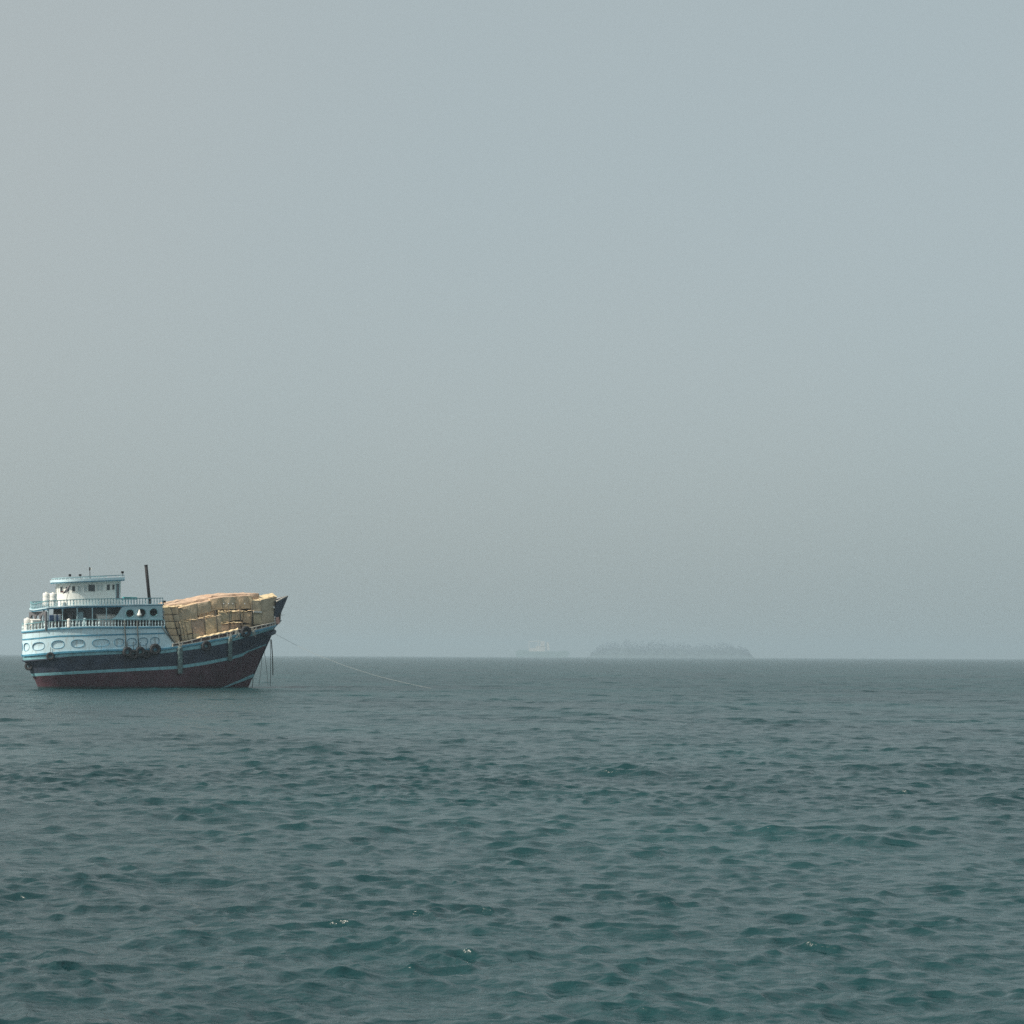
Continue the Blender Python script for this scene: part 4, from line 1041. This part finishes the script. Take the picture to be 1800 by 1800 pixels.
# ------------------------------------------------------------------ far ship and island
def far(px, py, d): return Vector(((px-900)/F*d, d, CAMH-(py+(900-px)*KR-YH)*d/F))
DS = 6600.0
fs2 = bpy.data.objects.new("cargo_ship", None); COL.objects.link(fs2); c0 = far(952, 1150, DS); c0.z = 0; fs2.location = c0
fm = dict(hull=mat("far_hull", (0.17, 0.26, 0.27), 0.6, 0.1), house=mat("far_house", (0.50, 0.50, 0.49), 0.5, 0.05), grey=mat("far_grey", (0.2, 0.24, 0.24), 0.6, 0.1))
def fp_(px, py): q = far(px, py, DS)-c0; return q.x, q.z
def prism(name, poly, w_, m, parent):
    n = len(poly); v = []
    for sd in (-1, 1): v += [(x, sd*w_/2, z) for x, z in poly]
    f = [tuple(range(n)), tuple(reversed(range(n, 2*n)))]+[(i, n+i, n+(i+1)%n, (i+1)%n) for i in range(n)]
    o = mesh_obj(name, v, f, m, parent); fix_normals(o); return o
hp = [fp_(*q) for q in ((906,1146),(912,1142),(926,1142.5),(930,1145),(985,1145),(994,1143.5),(1001,1146))]
prism("hull", [(hp[0][0]+4, -2)]+hp+[(hp[-1][0]-6, -2)], 26, fm["hull"], fs2)
for nm, q, w_ in (("superstructure", ((930,1145),(930,1139),(942,1139),(942,1136),(958,1136),(958,1145)), 18), ("bridge", ((950,1136),(950,1127),(957,1127),(957,1136)), 20), ("funnel", ((960,1143),(960.5,1129),(964.5,1129),(966,1143)), 8)):
    prism(nm, [fp_(*a) for a in q], w_, fm["house"], fs2)
for nm, a, b in (("mast", (946,1136), (946,1124.5)), ("cargo_boom", (929,1128), (950,1127)), ("crane_post", (930,1139), (930,1127))):
    mb = MB(); p, q = fp_(*a), fp_(*b); mb.tube([(p[0],0,p[1]), (q[0],0,q[1])], 1.3, 6); mb.build(nm, fm["house"], fs2)
tag(fs2, "distant cargo ship with a white bridge fading into the haze left of the island", "ship")
# island: low ground plus a wood
DI = 7000.0
prof = line((1036,1152),(1042,1139),(1050,1132),(1064,1127.5),(1076,1124),(1090,1123.5),(1102,1121.5),(1110,1122.5),(1120,1125),(1132,1126),(1142,1124.5),(1156,1123.5),(1170,1125.5),(1190,1126),(1215,1127.5),(1236,1129),(1250,1128),(1262,1126.5),(1282,1124.5),(1296,1128),(1308,1132),(1316,1140),(1322,1152))
ci = far(1180,1150,DI); ci.z = 0
iw = (1324-1034)/F*DI
v = []; f = []; NX, NY = 90, 14
for i in range(NX+1):
    px = 1033+292*i/NX; zt_ = max(0, far(px, prof(px), DI).z)*0.62
    for j in range(NY+1):
        u = j/NY*2-1; q = far(px, 1150, DI)-ci
        v.append((q.x, u*130*(0.45+0.55*math.sin(math.pi*i/NX)), max(-1.5, zt_*(1-u*u)*(0.8+0.3*mnoise.noise(Vector((q.x/40, u*3, 0))))-0.8)))
for i in range(NX):
    for j in range(NY): f.append((i*(NY+1)+j, (i+1)*(NY+1)+j, (i+1)*(NY+1)+j+1, i*(NY+1)+j+1))
isl = mesh_obj("island", v, f, mat("island_rock", (0.075, 0.11, 0.12), 0.9, 0.2, 0.02), None, False); isl.location = ci; isl["kind"] = "structure"; fix_normals(isl)
v = []; f = []
rs = random.Random(5)
ico = bmesh.new(); bmesh.ops.create_icosphere(ico, subdivisions=1, radius=1.0); ico.verts.ensure_lookup_table()
iv = [p.co.copy() for p in ico.verts]; iff = [tuple(x.index for x in t.verts) for t in ico.faces]; ico.free()
for k in range(5500):
    px = 1038+282*rs.random(); full = max(0, far(px, prof(px), DI).z)*(0.97+0.22*mnoise.noise(Vector((px/11.0, 0.5, 8)))+0.10*mnoise.noise(Vector((px/3.0, 2.5, 1)))); u = rs.uniform(-0.9, 0.9)
    yy = u*120*(0.45+0.55*math.sin(math.pi*(px-1033)/292)); q = far(px, 1150, DI)-ci
    zc = full*(1-0.85*u*u)*rs.uniform(0.35, 0.95)*(0.9+0.28*mnoise.noise(Vector((px/7.0, u*2, 3)))); r_ = rs.uniform(0.9, 2.1)*(0.5+0.5*min(1, full/40))
    b = len(v)
    for p in iv:
        s_ = r_*(1+0.45*mnoise.noise(p*2.1+Vector((k*.7, 0, 0)))); v.append((q.x+p.x*s_, yy+p.y*s_, max(0.2, zc+p.z*s_*0.8)))
    f += [(a+b, c+b, d+b) for a, c, d in iff]
wd = mesh_obj("island_wood", v, f, mat("far_foliage", (0.07, 0.10, 0.13), 0.9, 0.3, 0.05), None, False); wd.location = ci
tag(wd, "dense wood covering the low hazy island on the horizon", "wood", None, "stuff")

# ------------------------------------------------------------------ haze: one closed box round the camera, the sea, the dhow and the island
HX = 9900.0; z0, z1 = -1.8, 76.0
mb = MB(); mb.box((0, 0, (z0+z1)/2), (2*HX, 2*HX, z1-z0))
hz = mesh_obj("haze", mb.v, mb.f, [], None); fix_normals(hz)
m = bpy.data.materials.new("haze_air"); m.use_nodes = True; nt = m.node_tree
for n_ in list(nt.nodes):
    if n_.type == 'BSDF_PRINCIPLED': nt.nodes.remove(n_)
pv = nt.nodes.new("ShaderNodeVolumePrincipled"); pv.inputs["Color"].default_value = (0.615, 0.785, 0.89, 1)
pv.inputs["Density"].default_value = 0.00020; pv.inputs["Anisotropy"].default_value = 0.2
outn = [n_ for n_ in nt.nodes if n_.type == 'OUTPUT_MATERIAL'][0]
nt.links.new(pv.outputs[0], outn.inputs["Volume"])
hz.data.materials.append(m); hz["kind"] = "stuff"
